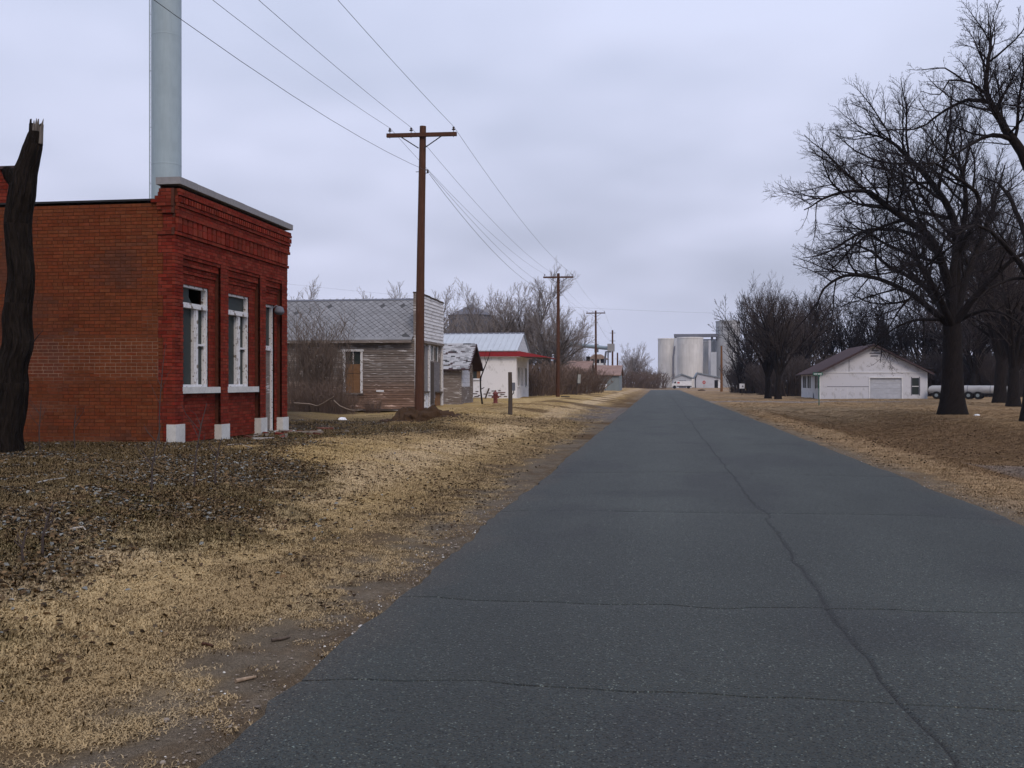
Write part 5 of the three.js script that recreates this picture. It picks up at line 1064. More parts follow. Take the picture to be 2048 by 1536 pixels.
{ // grey sheet-metal shed beyond, with a white propane tank before it
  const L0 = 150, L1 = 162, x0 = xOn(1172, L0), x1 = xOn(1238, L0), t = thing('grey_metal_shed', 'grey sheet-metal shed with brown roof behind the white propane tank', 'shed', [0, 0, 0]), ev = hgt(749, 151), rg = hgt(731, 156), mid = (L0 + L1) / 2;
  new MB().box(x0, 0, -L1, x1, ev, -L0).prism('x', [[-L0, ev], [-L1, ev], [-mid, rg - 0.08]], x0, x1).build('wall', M.greyMetal, t);
  for (let x = x0 + 0.6; x < x1; x += 0.9) new MB().box(x, 0.1, -L0, x + 0.1, ev - 0.05, -L0 + 0.03).build('wall_rib', M.greyMetal, t);
  new MB().prism('x', [[-L0 + 0.3, ev - 0.06], [-L0 + 0.3, ev - 0.2], [-mid, rg - 0.12], [-L1 - 0.3, ev - 0.2], [-L1 - 0.3, ev - 0.06], [-mid, rg + 0.02]], x0 - 0.2, x1 + 0.3).build('roof', M.rustRoof, t);
  const [px, pL] = atDepth(1205.5, 142), y = groundY(px, -pL), p = thing('propane_tank', 'white propane tank lying before the grey metal shed', 'tank', [px, y - 0.02, -pL]);
  new MB().tube([V(-0.62, 0.62, 0), V(-0.52, 0.62, 0), V(-0.3, 0.62, 0), V(0.3, 0.62, 0), V(0.52, 0.62, 0), V(0.62, 0.62, 0)], [0.1, 0.3, 0.38, 0.38, 0.3, 0.1], 18).build('shell', M.paintWhite, p);
  new MB().lathe(0, 0, [[0.2, 0.95], [0.2, 1.14], [0.17, 1.2], [0, 1.22]], 14).build('dome_cover', M.paintWhite, p);
  for (const s of [-1, 1]) new MB().box(s * 0.35 - 0.07, 0, -0.25, s * 0.35 + 0.07, 0.32, 0.25).build('leg', M.darkTin, p);
}
{ // house with a porch gable showing above the sheds
  const D = 200, t = thing('porch_house', 'small house with tan gabled porch roof and white posts showing above the sheds', 'house', [0, 0, 0]), [x0, La] = atDepth(1178, D), [x1] = atDepth(1213, D), yf = hgt(730, D), ye = hgt(718, D), yr = hgt(709, D), tan = gmat([0.27, 0.2, 0.165], T.mottle);
  new MB().box(x0, 0, -La - 9, x1, yf, -La + 1).build('lower_storey', gmat([0.33, 0.33, 0.35], T.mottle), t);
  new MB().box(x0 + 0.4, yf, -La - 7, x1 - 0.4, ye, -La - 1).build('wall', gmat([0.1, 0.1, 0.12], T.mottle), t);
  new MB().prism('z', [[x0 - 0.2, ye], [x1 + 0.2, ye], [(x0 + x1) / 2 + 0.7, yr], [(x0 + x1) / 2 - 0.7, yr]], -La - 8, -La + 1).build('roof', tan, t);
  for (let k = 0; k < 4; k++) { const x = lerp(x0 + 0.3, x1 - 0.3, k / 3); new MB().box(x - 0.13, yf, -La + 0.3, x + 0.13, ye, -La + 0.6).build('post', k < 3 ? M.paintWhite : M.pole, t); }
  new MB().box(x0, yf, -La + 0.4, x1, yf + 0.35, -La + 0.5).build('rail', M.paintWhite, t);
}
{ // overhead grain conveyor with its support
  const D = 172, a = at(1085, 683, D + 12), b = at(1222, 697, D), t = thing('grain_conveyor', 'long overhead grain conveyor on a bent support, left of the road end', 'conveyor', [0, 0, 0]);
  new MB().tube([a, a.clone().lerp(b, 0.5), b], 0.34, 8).build('tube', gmat([0.23, 0.28, 0.31], T.sheet), t);
  new MB().box(b.x - 0.6, b.y - 0.5, b.z - 0.5, b.x + 0.6, b.y + 0.8, b.z + 0.5).build('head_box', gmat([0.27, 0.27, 0.28], T.sheet), t);
  const q = at(1212, 700, D), g = at(1211, 729, D); new MB().tube([V(b.x, b.y - 0.55, b.z), V(q.x, b.y - 0.55, q.z), V(q.x - 0.3, g.y, q.z)], 0.17, 6).build('spout', M.darkTin, t);
  for (const [k, px] of [[0.12, 1103], [0.96, 1218]]) { const c = a.clone().lerp(b, k); new MB().tube([V(c.x, c.y, c.z), V(c.x, 0.1, c.z)], 0.12, 6).build('support_post', M.darkTin, t); void px; }
  for (const [px, py] of [[1109, 697], [1127, 700], [1193, 700]]) { const c = at(px, py, D + 4); new MB().box(c.x - 0.35, c.y - 0.4, c.z - 0.3, c.x + 0.35, c.y + 1.0, c.z + 0.3).build('drive_box', M.darkTin, t); }
}
// ───────────────────────── grain elevator at the end of the road ─────────────────────────
{
  const D = 330, t = thing('grain_elevator', 'grey concrete grain elevator with round silos and taller headhouse at the road end', 'grain elevator', [0, 0, 0]);
  const silo = (p0, p1, py, dd, n, m, extra) => { const [x, L] = atDepth((p0 + p1) / 2, dd), r = (p1 - p0) / 2 * dd / FOC, y = hgt(py, dd); new MB().lathe(x, -L, [[r, -0.5], [r, y - 0.5], [r + 0.1, y - 0.45], [r + 0.1, y], [r - 0.1, y], [0, y + (extra ?? 0.1)]], 40).build(n, m, t); return [x, L, r, y]; };
  silo(1316, 1356, 677, D + 2, 'silo', M.concrete); const s2 = silo(1354, 1406, 675, D - 4, 'silo', M.concrete); silo(1402, 1440, 682, D + 8, 'silo', M.concreteDark); silo(1346, 1372, 679, D + 14, 'silo', M.concreteDark);
  const h = silo(1432, 1480, 642, D, 'headhouse', M.concreteDark, 0.5);
  for (const y of [hgt(661, D), hgt(655, D)]) new MB().lathe(h[0], -h[1], [[h[2] + 0.005, y], [h[2] + 0.12, y + 0.05], [h[2] + 0.12, y + 0.35], [h[2] + 0.005, y + 0.4]], 40).build('band', M.concreteDark, t);
  const a = at(1348, 671, D), b = at(1436, 669.5, D); new MB().box(a.x, a.y - 0.55, a.z - 2, b.x, a.y + 0.45, a.z + 0.5).build('gallery', M.darkTin, t);
  for (const px of [1351, 1389, 1398, 1424]) { const c = at(px, 672, D); new MB().box(c.x - 0.35, hgt(678, D), c.z - 0.7, c.x + 0.35, c.y, c.z + 0.3).build('gallery_post', M.darkTin, t); }
  new MB().box(at(1406, 679, D).x, hgt(681, D), at(1406, 679, D).z - 1, b.x, hgt(678.5, D), at(1406, 679, D).z + 0.3).build('catwalk', M.darkTin, t);
  { const c = at(1351, 690, D - 8); new MB().box(c.x - 0.5, 0, c.z - 0.6, c.x + 0.5, hgt(676, D - 8), c.z + 0.6).build('bucket_leg', gmat([0.42, 0.44, 0.47], T.sheet), t); const e = at(1346.5, 730, D - 9); new MB().tube([V(c.x, hgt(684, D), c.z), V(e.x, hgt(716, D), e.z), V(e.x, 0.5, e.z)], 0.3, 6).build('spout', M.darkTin, t); }
  { const c = at(1419, 700, D - 6); new MB().tube([V(c.x, 0, c.z), V(c.x, hgt(682, D), c.z)], 0.45, 8).build('spout', gmat([0.45, 0.46, 0.49], T.sheet), t); const d = at(1427, 700, D - 10); new MB().box(d.x - 0.9, 0, d.z - 1, d.x + 0.9, hgt(706, D), d.z + 1).build('stair_tower', gmat([0.4, 0.42, 0.45], T.sheet), t); }
}
{ // low sheds, truck and booth before the elevator
  const D = 290;
  const gab = (p0, p1, pa, ye, ya, dd, len, label, wm, name = 'elevator_shed', cat = 'shed') => { const t = thing(name, label, cat, [0, 0, 0]), [x0, La] = atDepth(p0, dd), [x1] = atDepth(p1, dd), [xa] = atDepth(pa, dd), e = hgt(ye, dd), r = hgt(ya, dd); new MB().prism('z', [[x0, -0.2], [x1, -0.2], [x1, e], [xa, r], [x0, e]], -La - len, -La).build('wall', wm, t); const th = 0.35; new MB().prism('z', [[x0 - 0.5, e - 0.1], [xa, r + 0.1], [xa, r + 0.1 + th], [x0 - 0.5, e - 0.1 + th]], -La - len - 0.3, -La + 0.4).prism('z', [[xa, r + 0.1], [x1 + 0.5, e - 0.1], [x1 + 0.5, e - 0.1 + th], [xa, r + 0.1 + th]], -La - len - 0.3, -La + 0.4).build('roof', gmat([0.22, 0.25, 0.28], T.sheet), t); return [t, x0, x1, La]; };
  const [sh, a0, a1, La] = gab(1346, 1383, 1363, 757, 750, D, 16, 'white gabled metal shed before the round silos', gmat([0.42, 0.45, 0.5], T.sheet));
  new MB().box(a0 + 1.7, 0, -La, a0 + 3.8, 2.2, -La + 0.05).build('door', M.darkTin, sh); void a1;
  const [sb, b0, b1, Lb] = gab(1392, 1443, 1395, 757, 747.5, D + 6, 12, 'long white shed with dark doorway right of the gabled one', gmat([0.47, 0.48, 0.52], T.sheet));
  new MB().box(b1 - 2.1, 0, -Lb, b1 - 1.1, 2.3, -Lb + 0.06).build('doorway', M.dark, sb); new MB().box(b1 - 1.05, 0, -Lb, b1 - 0.3, 2.3, -Lb + 0.06).build('door', M.paintWhite, sb); void b0;
  { const [x0, Lc] = atDepth(1317, 300), [x1] = atDepth(1329, 300), t = thing('scale_house', 'small white scale house at the foot of the left silo', 'booth', [0, 0, 0]); new MB().box(x0, -0.2, -Lc - 4, x1, hgt(747, 300), -Lc).build('wall', M.paintWhite, t); new MB().box(x0 - 0.2, hgt(747, 300), -Lc - 4.2, x1 + 0.2, hgt(745.5, 300), -Lc + 0.2).build('roof', gmat([0.4, 0.42, 0.46], T.sheet), t); for (const [u, v] of [[0.3, 0.45], [0.65, 0.85]]) new MB().box(lerp(x0, x1, u), hgt(759, 300), -Lc, lerp(x0, x1, v), hgt(752, 300), -Lc + 0.05).build('window', M.dirtyGlass, t); new MB().box(lerp(x0, x1, 0.7), 0, -Lc, lerp(x0, x1, 0.95), 2.0, -Lc + 0.06).build('door', M.ply, t); }
  { // flatbed truck with white box
    const [x, L] = atDepth(1363, 262), y = groundY(x, -L), t = thing('white_truck', 'white box truck parked before the elevator sheds', 'truck', [x, y, -L]);
    new MB().box(-1.2, 0.75, -1.05, 2.6, 2.0, 1.05).build('box_body', M.paintWhite, t);
    new MB().prism('z', [[-2.5, 0.55], [-1.25, 0.55], [-1.25, 2.05], [-1.75, 2.05], [-2.1, 1.4], [-2.5, 1.3]], -0.95, 0.95).build('cab', M.paintWhite, t);
    new MB().prism('z', [[-2.02, 1.4], [-1.4, 1.4], [-1.4, 1.9], [-1.75, 1.9]], 0.951, 0.96).build('cab_window', M.dirtyGlass, t); new MB().box(-2.51, 0.8, 0.5, -2.5, 1.0, 0.8).build('headlight', M.redPaint, t); new MB().box(-1.1, 1.35, 1.05, -0.5, 1.75, 1.06).build('emblem', M.redPaint, t);
    for (const wx of [-1.8, 1.8]) for (const s of [-1, 1]) new MB().tube([V(wx, 0.42, s * 0.75), V(wx, 0.42, s * 1.0)], 0.42, 16).build('wheel', M.rubber, t);
    new MB().box(-2.4, 0.5, -0.5, 2.6, 0.74, 0.5).build('chassis', M.darkTin, t);
  }
  { const [x, L] = atDepth(1403, 196), t = thing('rubble_heap', 'small dark heap on the verge at the foot of the stop sign', 'heap', [x, groundY(x, -L), -L]); const g = new THREE.IcosahedronGeometry(0.55, 3), p = g.attributes.position; for (let i = 0; i < p.count; i++) { const k = 0.8 + 0.5 * fbm(p.getX(i) * 3 + 5, p.getZ(i) * 3, 3, 601); p.setXYZ(i, p.getX(i) * 1.3 * k, p.getY(i) * 0.5 * k, p.getZ(i) * k); } g.computeVertexNormals(); mesh('soil', g, M.dirt, t); }
}
// ───────────────────────── white garage house on the right ─────────────────────────
{
  const L0 = 101.4, X0 = 15.5, X1 = 25.5, LEN = 13, t = thing('garage_house', 'low white gabled house with a wide garage door, under the huge bare tree', 'house', [X0, -0.02, -L0]), W = X1 - X0, ev = 2.62, rg = 5.2, xm = W / 2;
  const gx = px => xOn(px, L0) - X0, hy = py => hgt(py, 97.5) + 0.02, wl = mat([0.8, 0.82, 0.86], { map: T.white }), PW = mat([0.78, 0.8, 0.86], { map: T.white });
  const dx0 = gx(1740), dx1 = gx(1803), dy = hy(756.5), wx0 = gx(1824), wx1 = gx(1838), wy0 = hy(789), wy1 = hy(756);
  new MB().box(0, -0.1, -0.14, dx0, ev, 0).box(dx1, -0.1, -0.14, wx0, ev, 0).box(wx1, -0.1, -0.14, W, ev, 0).box(dx0, dy, -0.14, dx1, ev, 0).box(wx0, -0.1, -0.14, wx1, wy0, 0).box(wx0, wy1, -0.14, wx1, ev, 0).prism('z', [[0, ev], [W, ev], [xm, rg]], -0.14, 0).build('front_wall', PW, t);
  // side wall to the road with its windows and door
  const sz = px => -(lenOn(px, X0) - L0), a = [[1605.5, 1612.5], [1614.5, 1621.5]], d = [[1629.5, 1637.5]], yb = 1.02, yt = 2.3;
  const cz = [0, sz(1637.5), sz(1629.5), sz(1621.5), sz(1614.5), sz(1612.5), sz(1605.5), -LEN];
  const sw = new MB().box(0, -0.1, -LEN, 0.14, yb, -0.14).box(0, yt, -LEN, 0.14, ev, -0.14); for (let k = 0; k < 8; k += 2) sw.box(0, yb, cz[k + 1], 0.14, yt, Math.min(cz[k], -0.14)); sw.build('side_wall', wl, t);
  [...a, ...d].forEach(([p, q]) => { const w = part('window', t); new MB().box(0.06, yb, sz(p), 0.065, yt, sz(q)).build('pane', M.dirtyGlass, w); new MB().box(-0.03, yb - 0.1, sz(p) - 0.08, 0.03, yb - 0.003, sz(q) + 0.08).build('sill', M.paintWhite, w); new MB().box(0.02, yb, (sz(p) + sz(q)) / 2 - 0.04, 0.06, yt, (sz(p) + sz(q)) / 2 + 0.04).build('glazing_bar', M.paintWhite, w); });
  new MB().prism('x', [[sz(1628.3), 0], [sz(1626), 0], [sz(1627.2), 0.55]], -0.03, -0.005).build('dark_patch', M.darkTin, t);
  new MB().box(W - 0.14, -0.1, -LEN, W, ev, -0.14).box(0.14, -0.1, -LEN, W - 0.14, ev, -LEN + 0.14).prism('z', [[0.01, ev], [W - 0.01, ev], [xm, rg]], -LEN, -LEN + 0.14).build('rear_wall', wl, t);
  new MB().box(-0.04, -0.05, -0.1, 0.06, ev, 0.035).build('corner_board', M.paintWhite, t); new MB().box(W - 0.06, -0.05, -0.1, W + 0.04, ev, 0.035).build('corner_board', M.paintWhite, t);
  // sheet joints, trim boards, garage door of four panels
  const trim = (x0, y0, x1, y1, z1 = 0.03, n = 'trim_board', m = M.paintWhite) => new MB().box(x0, y0, 0.002, x1, y1, z1, x0, y0).build(n, m, t);
  trim(0.1, ev - 0.06, W - 0.1, ev + 0.02, 0.05); trim(gx(1654), hy(773.8), dx0 - 0.05, hy(772.8), 0.012, 'batten', M.darkTin);
  for (const px of [1667, 1681, 1695, 1709, 1723]) trim(gx(px), 0, gx(px) + 0.02, hy(774), 0.008, 'batten', M.whiteWall);
  trim(dx0 - 0.1, 0, dx0 - 0.005, dy + 0.14, 0.05); trim(dx1 + 0.005, 0, dx1 + 0.1, dy + 0.14, 0.05); trim(dx0 - 0.005, dy + 0.02, dx1 + 0.005, dy + 0.13, 0.1);
  for (let k = 0; k < 4; k++) new MB().box(dx0, k * dy / 4 + 0.012, -0.09, dx1, (k + 1) * dy / 4, -0.06, k * 0.7, 0).build('garage_door_panel', gmat([0.43, 0.45, 0.5], T.mottle), t);
  { const w = part('window', t); new MB().box(wx0, wy0, -0.08, wx1, wy1, -0.075).build('pane', M.dirtyGlass, w); new MB().box(wx0, (wy0 + wy1) / 2 - 0.04, -0.07, wx1, (wy0 + wy1) / 2 + 0.03, -0.03).build('meeting_rail', M.paintWhite, w); for (const [p, q] of [[wx0 - 0.09, wx0 - 0.002], [wx1 + 0.002, wx1 + 0.09]]) new MB().box(p, wy0 - 0.08, 0.002, q, wy1 + 0.1, 0.03).build('frame', M.darkTin, w); }
  trim(gx(1697.5), hy(743), gx(1698.6), hy(719), 0.02, 'batten', M.darkTin);
  // louvred vent in the gable
  { const v = part('vent', t); [[1744, 1757, 701.3], [1739, 1762, 706.5], [1741, 1756, 711.8]].forEach(([p, q, y]) => new MB().box(gx(p), hy(y) - 0.07, 0.002, gx(q), hy(y) + 0.05, 0.03).build('slat', M.darkTin, v)); }
  const rf = part('roof', t), ov = 0.5, k = (rg - ev) / xm, eL = -ov, yO = ev - ov * k;
  new MB().prism('z', [[eL, yO + 0.05], [xm, rg + 0.05], [xm, rg + 0.17], [eL, yO + 0.15]], -LEN - 0.4, 0.55).build('slope', M.brownRoof, rf); new MB().prism('z', [[W + ov, yO + 0.05], [xm, rg + 0.05], [xm, rg + 0.17], [W + ov, yO + 0.15]], -LEN - 0.4, 0.55).build('slope', M.brownRoof, rf);
  new MB().prism('z', [[eL - 0.02, yO - 0.04], [xm, rg - 0.02], [xm, rg + 0.18], [eL - 0.02, yO + 0.16]], 0.552, 0.585).prism('z', [[W + ov + 0.02, yO - 0.04], [xm, rg - 0.02], [xm, rg + 0.18], [W + ov + 0.02, yO + 0.16]], 0.552, 0.585).build('barge_board', M.brownRoof, rf);
}
{ // red shed, tank trailer and grey house behind the trunk
  { const D = 128, [x0, L] = atDepth(1846, D), [x1] = atDepth(1892, D), t = thing('red_shed', 'dark red shed with pale roof edge between the white house and the big trunk', 'shed', [x0, 0, -L]), y = hgt(753, D); new MB().box(0, -0.1, -6, x1 - x0, y, 0).build('wall', gmat([0.16, 0.022, 0.02], T.mottle), t); new MB().box(-0.3, y, -6.3, x1 - x0 + 0.3, y + 0.16, 0.3).build('roof', M.tinRoof, t); for (let x = 0.5; x < x1 - x0; x += 0.6) new MB().box(x, 0, 0.002, x + 0.05, y - 0.05, 0.02).build('batten', gmat([0.14, 0.02, 0.018], T.mottle), t); }
  { const D = 96, a = at(1856, 783, D), b = at(2020, 783, D - 4), t = thing('tank_trailer', 'long white tank trailer with dark running gear behind the big trunk', 'trailer', [(a.x + b.x) / 2, groundY(a.x, a.z), (a.z + b.z) / 2]), l = a.distanceTo(b) / 2; t.rotation.y = Math.atan2(-(b.z - a.z), b.x - a.x);
    new MB().tube([V(-l, 0.82, 0), V(-l + 0.12, 0.82, 0), V(-l + 0.4, 0.82, 0), V(l - 0.4, 0.82, 0), V(l - 0.12, 0.82, 0), V(l, 0.82, 0)], [0.1, 0.34, 0.46, 0.46, 0.34, 0.1], 20).build('tank', gmat([0.30, 0.30, 0.305], T.rust), t);
    for (const x of [-l * 0.55, 0, l * 0.55]) new MB().tube([V(x - 0.03, 0.82, 0), V(x + 0.03, 0.82, 0)], 0.475, 20).build('band', M.darkTin, t);
    new MB().box(-l + 0.3, 0.34, -0.4, l - 0.3, 0.55, 0.4).build('frame', M.rubber, t);
    for (const x of [-l + 0.9, -l + 1.7, 0.15, 0.95]) for (const s of [-1, 1]) { const w = part('wheel', t); new MB().tube([V(x, 0.36, s * 0.55), V(x, 0.36, s * 0.78)], 0.36, 16).build('tyre', M.rubber, w); new MB().tube([V(x, 0.36, s * 0.782), V(x, 0.36, s * 0.79)], 0.16, 12).build('hub', M.greyMetal, w); } }
  { const D = 150, [x0, L] = atDepth(1968, D), [x1] = atDepth(2022, D), t = thing('grey_house', 'small pale grey gabled house deep behind the right-hand trees', 'house', [x0, 0, -L]), w = x1 - x0, e = hgt(762, D), r = hgt(742, D), g = gmat([0.2, 0.235, 0.26], T.mottle); new MB().prism('z', [[0, -0.1], [w, -0.1], [w, e], [w * 0.35, r], [0, e]], -8, 0).build('wall', g, t); new MB().prism('z', [[-0.3, e - 0.15], [w * 0.35, r + 0.05], [w * 0.35, r + 0.25], [-0.3, e + 0.05]], -8.3, 0.3).prism('z', [[w + 0.3, e - 0.15], [w * 0.35, r + 0.05], [w * 0.35, r + 0.25], [w + 0.3, e + 0.05]], -8.3, 0.3).build('roof', M.brownRoof, t); for (const u of [0.18, 0.5]) new MB().box(w * u, 0.8, 0, w * u + 0.7, 1.9, 0.03).build('window', M.dirtyGlass, t); }
}
// ───────────────────────── grass, litter and small things on the ground ─────────────────────────
function tuft(seed, n, h, w, lean) {
  const R = rngOf(seed), p = [], nn = [], ix = [];
  for (let i = 0; i < n; i++) { const a = R() * 6.283, b = R() * w, x = Math.cos(a) * b, z = Math.sin(a) * b, f = R() * 6.283, hh = h * (0.5 + 0.7 * R()), l = lean * hh * (0.4 + R()), bw = 0.0022 + 0.0014 * R(), s = p.length / 3; const cx = Math.cos(f), cz = Math.sin(f), ox = -cz * bw, oz = cx * bw;
    p.push(x - ox, -0.006, z - oz, x + ox, -0.006, z + oz, x + cx * l * 0.4 + ox * 0.8, hh * 0.62, z + cz * l * 0.4 + oz * 0.8, x + cx * l * 0.4 - ox * 0.8, hh * 0.62, z + cz * l * 0.4 - oz * 0.8, x + cx * l, hh * 0.85, z + cz * l);
    for (let k = 0; k < 5; k++) nn.push(cx * 0.3, 0.95, cz * 0.3); ix.push(s, s + 1, s + 2, s, s + 2, s + 3, s + 3, s + 2, s + 4); }
  const g = new THREE.BufferGeometry(); g.setAttribute('position', new THREE.Float32BufferAttribute(p, 3)); g.setAttribute('normal', new THREE.Float32BufferAttribute(nn, 3)); g.setIndex(ix); return g;
}
function scatter(name, geo, label, category, seed, boxes, keep, size, colour, o = {}) {
  const R = rngOf(seed), list = [];
  for (const [x0, x1, L0, L1, n] of boxes) for (let i = 0; i < n; i++) { const x = lerp(x0, x1, R()), L = lerp(L0, L1, R()); if (R() > keep(x, L)) continue; const a = (x * cosY - L * sinY) / depth(x, L); const px = (x * cosY + L * sinY) / depth(x, L); if (Math.abs(px) > 0.62) continue; list.push([x, L]); void a; }
  const m = new THREE.InstancedMesh(geo, mat([1, 1, 1], { roughness: 0.95, side: THREE.DoubleSide }), list.length), q = new THREE.Object3D(), c = new THREE.Color();
  list.forEach(([x, L], i) => { const s = size(x, L, R); q.position.set(x, groundY(x, -L) + (o.up ?? 0), -L); q.rotation.set((R() - 0.5) * (o.tilt ?? 0.25), R() * 6.283, (R() - 0.5) * (o.tilt ?? 0.25)); q.scale.set(s, s * (0.7 + 0.6 * R()), s); q.updateMatrix(); m.setMatrixAt(i, q.matrix); const k = colour(x, L, R); m.setColorAt(i, c.setRGB(k[0], k[1], k[2])); });
  m.name = numbered(name); m.userData = { label, category, kind: 'stuff' }; m.castShadow = m.receiveShadow = true; scene.add(m); console.log(name, list.length); return m;
}
const tone = (c, k) => [c[0] * k, c[1] * k, c[2] * k];
const lawnDens = (x, L) => { const d = ROAD_L - x; return smooth(0.15, 2.3, d + (fbm(x * 1.3, L * 1.3, 3, 157) - 0.5) * 1.6 + (fbm(x * 4.5, L * 4.5, 3, 163) - 0.5) * 1.4) * (1 - 0.8 * weedy(x, L)); };
scatter('dry_grass', tuft(1, 12, 0.009, 0.055, 2.4), 'short straw-coloured dormant lawn on the left verge', 'grass', 701, [[-6.5, ROAD_L, 3, 9, 90000], [-9, ROAD_L, 9, 17, 70000], [-9, ROAD_L - 0.5, 17, 34, 45000], [-9, ROAD_L - 0.5, 34, 60, 16000]], lawnDens, (x, L, R) => (0.8 + 0.5 * R()) * (1 + smooth(8, 40, L) * 0.7), (x, L, R) => tone(mix3(groundColour(x, L), [0.50, 0.36, 0.185], 0.45), 0.92 + 0.36 * R()));
scatter('edge_grass', tuft(2, 9, 0.024, 0.055, 1.6), 'ragged brown grass along the lot and the far verge', 'grass', 702, [[-9.4, -2.6, 3, 18, 60000], [-11, -3, 18, 44, 22000], [-13.2, -9.3, 10, 17.8, 12000]], (x, L) => weedy(x, L) * (fbm(x * 1.2, L * 1.2, 3, 711) > 0.46 ? 0.9 : 0.25) + 0.04, (x, L, R) => (0.7 + 0.9 * R()) * (1 + smooth(10, 40, L)), (x, L, R) => tone(mix3([0.10, 0.068, 0.03], [0.27, 0.185, 0.09], R() * R()), 0.7 + 0.6 * R()));
scatter('right_grass', tuft(3, 9, 0.014, 0.06, 2.2), 'dull brown grass on the right-hand lawn and ditch', 'grass', 703, [[ROAD_R + 0.05, 12, 11, 30, 60000], [ROAD_R + 0.05, 22, 30, 62, 40000], [ROAD_R + 0.2, 26, 62, 100, 12000]], (x, L) => smooth(0.1, 0.8, x - ROAD_R + (fbm(x, L, 2, 713) - 0.5)), (x, L, R) => (0.8 + 0.6 * R()) * (1 + smooth(12, 50, L) * 0.8), (x, L, R) => tone(mix3(groundColour(x, L), [0.33, 0.22, 0.125], 0.25), 0.82 + 0.5 * R()));
{ // curled fallen leaves
  const leaf = new THREE.BufferGeometry(); leaf.setAttribute('position', new THREE.Float32BufferAttribute([0, 0, -0.035, 0.02, 0.014, -0.008, 0.016, 0.012, 0.02, 0, 0.002, 0.04, -0.016, 0.013, 0.02, -0.02, 0.012, -0.008, 0, 0.0, 0.0], 3)); leaf.setIndex([6, 0, 1, 6, 1, 2, 6, 2, 3, 6, 3, 4, 6, 4, 5, 6, 5, 0].reverse()); leaf.computeVertexNormals();
  scatter('leaf_litter', leaf, 'grey and brown fallen leaves strewn over the weedy lot', 'leaves', 704, [[-9.5, -3, 4, 18, 42000], [-12, -4, 18, 43, 26000], [-13.2, -9.4, 10, 17.8, 9000]], (x, L) => weedy(x, L) * smooth(0.40, 0.6, fbm(x * 1.1 + 40, L * 1.1, 4, 191)) + 0.015, (x, L, R) => 0.4 + 0.5 * R(), (x, L, R) => { const q = R(); return tone(q < 0.22 ? [0.17, 0.175, 0.165] : q < 0.7 ? [0.13, 0.085, 0.045] : [0.06, 0.045, 0.03], 0.6 + 0.8 * R()); }, { up: 0.012, tilt: 1.2 });
  scatter('dark_leaves', leaf, 'scattered small dark leaves on the straw lawn and road edge', 'leaves', 705, [[-6, ROAD_L - 0.3, 3, 16, 4200], [-8, ROAD_L - 0.3, 16, 40, 1800], [ROAD_R + 0.3, 12, 12, 40, 3000]], (x, L) => 0.55 * smooth(0.35, 0.6, fbm(x * 0.8, L * 0.8, 3, 721)), (x, L, R) => 0.35 + 0.45 * R() + 0.3 * smooth(10, 30, L), (x, L, R) => tone([0.045, 0.028, 0.016], 0.5 + R()), { up: 0.02, tilt: 1.0 });
  const pebble = new THREE.IcosahedronGeometry(0.012, 1); pebble.scale(1, 0.6, 0.8);
  scatter('loose_gravel', pebble, 'loose gravel along the crumbled road edges', 'gravel', 706, [[ROAD_L - 0.8, ROAD_L + 0.35, 3, 14, 5200], [ROAD_R - 0.2, ROAD_R + 0.5, 11, 26, 2400]], (x, L) => Math.exp(-((x < 0 ? x - ROAD_L : x - ROAD_R) ** 2) / 0.12), (x, L, R) => 0.3 + 0.7 * R() * R() + (R() < 0.02 ? 0.8 : 0), (x, L, R) => { const q = R(); return q < 0.06 ? [0.55, 0.54, 0.5] : tone([0.2, 0.17, 0.14], 0.5 + R()); }, { up: 0.006 });
  const clod = new THREE.IcosahedronGeometry(0.06, 1); clod.scale(1, 0.7, 0.85);
  const Lp = lenOn(838, PX); scatter('earth_clods', clod, 'clods of dark earth rolled from the dug mound', 'clods', 707, [[PX - 1.2, PX + 1.6, Lp - 1.3, Lp + 1.0, 220]], () => 1, (x, L, R) => 0.4 + 0.9 * R(), (x, L, R) => tone([0.05, 0.032, 0.022], 0.7 + 0.6 * R()), { up: 0.01 });
}
// sticks, boards and scraps one can pick out
const onGround = (px, py, D, up = 0.015) => { const [x, L] = atDepth(px, D); return V(x, groundY(x, -L) + up, -L); };
function dOf(px, py) { let D = 8; for (let i = 0; i < 12; i++) { const [x, L] = atDepth(px, D); D = (EYE - groundY(x, -L)) * FOC / Math.max(4, py - HOR); } return D; }
const lay = (px, py, up) => onGround(px, py, dOf(px, py), up);
for (const [pts, r, m, label] of [
  [[[543, 1284], [565, 1281], [580, 1277]], 0.012, gmat([0.09, 0.07, 0.055], T.wood), 'dark grey stick lying at the dirt edge of the road, upper of the two'],
  [[[471, 1367], [492, 1362], [511, 1358]], 0.013, gmat([0.27, 0.2, 0.14], T.wood), 'pale tan stick lying at the dirt edge of the road, lower of the two'],
  [[[404, 1291], [418, 1293], [426, 1296]], 0.012, gmat([0.06, 0.03, 0.02], T.wood), 'short dark brown stick on the straw lawn left of the road'],
  [[[586, 1286], [603, 1280]], 0.004, gmat([0.3, 0.25, 0.18], T.wood), 'thin pale straw beside the dark grey stick'],
  [[[455, 892], [480, 890], [505, 898]], 0.016, gmat([0.3, 0.27, 0.24], T.wood), 'pale weathered stick in the weeds before the brick front'],
  [[[140, 1062], [165, 1056], [172, 1063]], 0.014, gmat([0.33, 0.3, 0.26], T.wood), 'pale broken stick in the weeds at the lower left'],
  [[[75, 968], [100, 962], [130, 958]], 0.014, gmat([0.3, 0.29, 0.27], T.wood), 'grey stick in the leaf litter left of the brick corner'],
]) lone('fallen_stick', new MB().tube(pts.map(q => lay(q[0], q[1], r * 0.9)), pts.map((_, i) => r * (1 - 0.2 * i)), 6), m, label, 'stick', 'sticks lying on the ground');
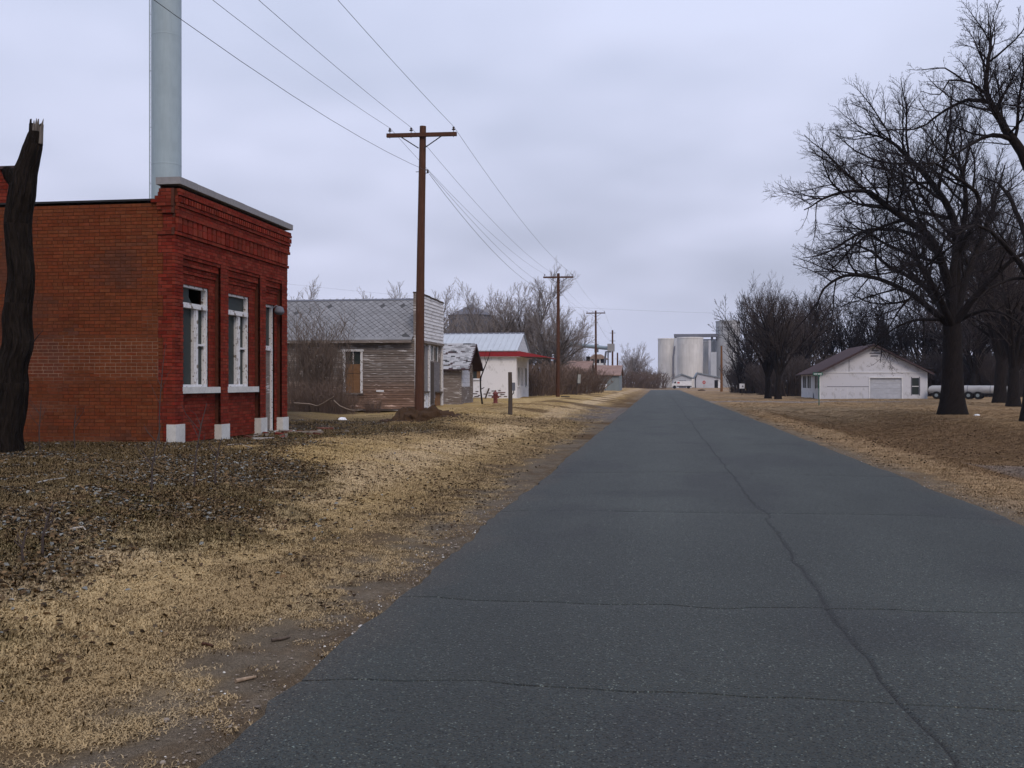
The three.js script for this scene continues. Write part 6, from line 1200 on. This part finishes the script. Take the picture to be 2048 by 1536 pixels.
{
  const R = rngOf(83);
  const scrap = (px, py, sx, sy, sz, m, name, label, cat, turn) => { const p = lay(px, py, 0), t = thing(name, label, cat, [p.x, p.y - 0.01, p.z], turn); new MB().box(-sx / 2, 0, -sz / 2, sx / 2, sy, sz / 2, 0, 0, (x, y, z) => [x + (hash2(Math.round(x * 99), Math.round(z * 99), 3) - 0.5) * sx * 0.15, y + (y > 0 ? (hash2(Math.round(x * 77), Math.round(z * 55), 4) - 0.5) * sy * 0.5 : 0), z]).build('slab', m, t); return t; };
  scrap(714, 1251, 0.09, 0.008, 0.05, gmat([0.45, 0.42, 0.38], T.mottle), 'paper_scrap', 'crumpled pale scrap of paper at the road edge', 'litter', 0.4);
  for (const [px, py, r, label] of [[684, 840, 0.12, 'small white plastic bag in the grass right of the brick building'], [1954, 832, 0.1, 'small white bag lying right of the huge tree trunk']]) { const p = lay(px, py, 0), t = thing('white_bag', label, 'litter', [p.x, p.y, p.z]), g = new THREE.IcosahedronGeometry(r, 4), q = g.attributes.position; for (let i = 0; i < q.count; i++) { const k = 0.65 + 0.8 * fbm(q.getX(i) * 14 + 3, q.getY(i) * 11 + q.getZ(i) * 13, 3, 801); q.setXYZ(i, q.getX(i) * k * 1.25, Math.max(-0.3 * r, q.getY(i) * k * 0.8), q.getZ(i) * k); } g.computeVertexNormals(); mesh('bag', g, M.paintWhite, t); }
  scrap(878, 823, 0.95, 0.06, 0.3, M.greyPole, 'fallen_board', 'dark board lying before the store porch, right of the near pole', 'board', 0.1);
  scrap(610, 866, 0.75, 0.05, 0.14, gmat([0.22, 0.19, 0.16], T.wood), 'fallen_board', 'grey board lying just past the brick building doorway', 'board', 0.5);
  scrap(640, 858, 0.9, 0.05, 0.11, gmat([0.17, 0.07, 0.05], T.wood), 'fallen_board', 'reddish board in the rubble right of the brick building', 'board', -0.2);
  scrap(528, 878, 0.5, 0.04, 0.1, gmat([0.35, 0.33, 0.3], T.wood), 'fallen_board', 'pale board end below the brick building doorway', 'board', 0.9);
  scrap(1130, 795, 0.8, 0.1, 0.14, M.greyPole, 'fallen_board', 'dark board at the foot of the second crossarm pole', 'board', -0.6);
  // broken bricks and stones before the doorway
  const bm = [gmat([0.16, 0.035, 0.025], T.brick), gmat([0.1, 0.04, 0.03], T.brick), gmat([0.17, 0.15, 0.13], T.mottle)], bg = new MB().box(-0.1, 0, -0.05, 0.1, 0.06, 0.05).geo();
  for (let i = 0; i < 46; i++) { const L = 20.5 + R() * 6, x = -9.0 + R() * R() * 1.5, m = mesh(numbered('loose_brick'), bg, bm[Math.floor(R() * 3)], scene, [x, groundY(x, -L) - 0.015, -L]); m.rotation.set((R() - 0.5) * 0.5, R() * 6.28, (R() - 0.5) * 0.5); m.scale.setScalar(0.55 + 0.5 * R()); m.userData = { label: 'broken brick or stone in the rubble before the brick building doorway', category: 'brick', group: 'rubble before the doorway' }; }
}
renderer.render(scene, camera);
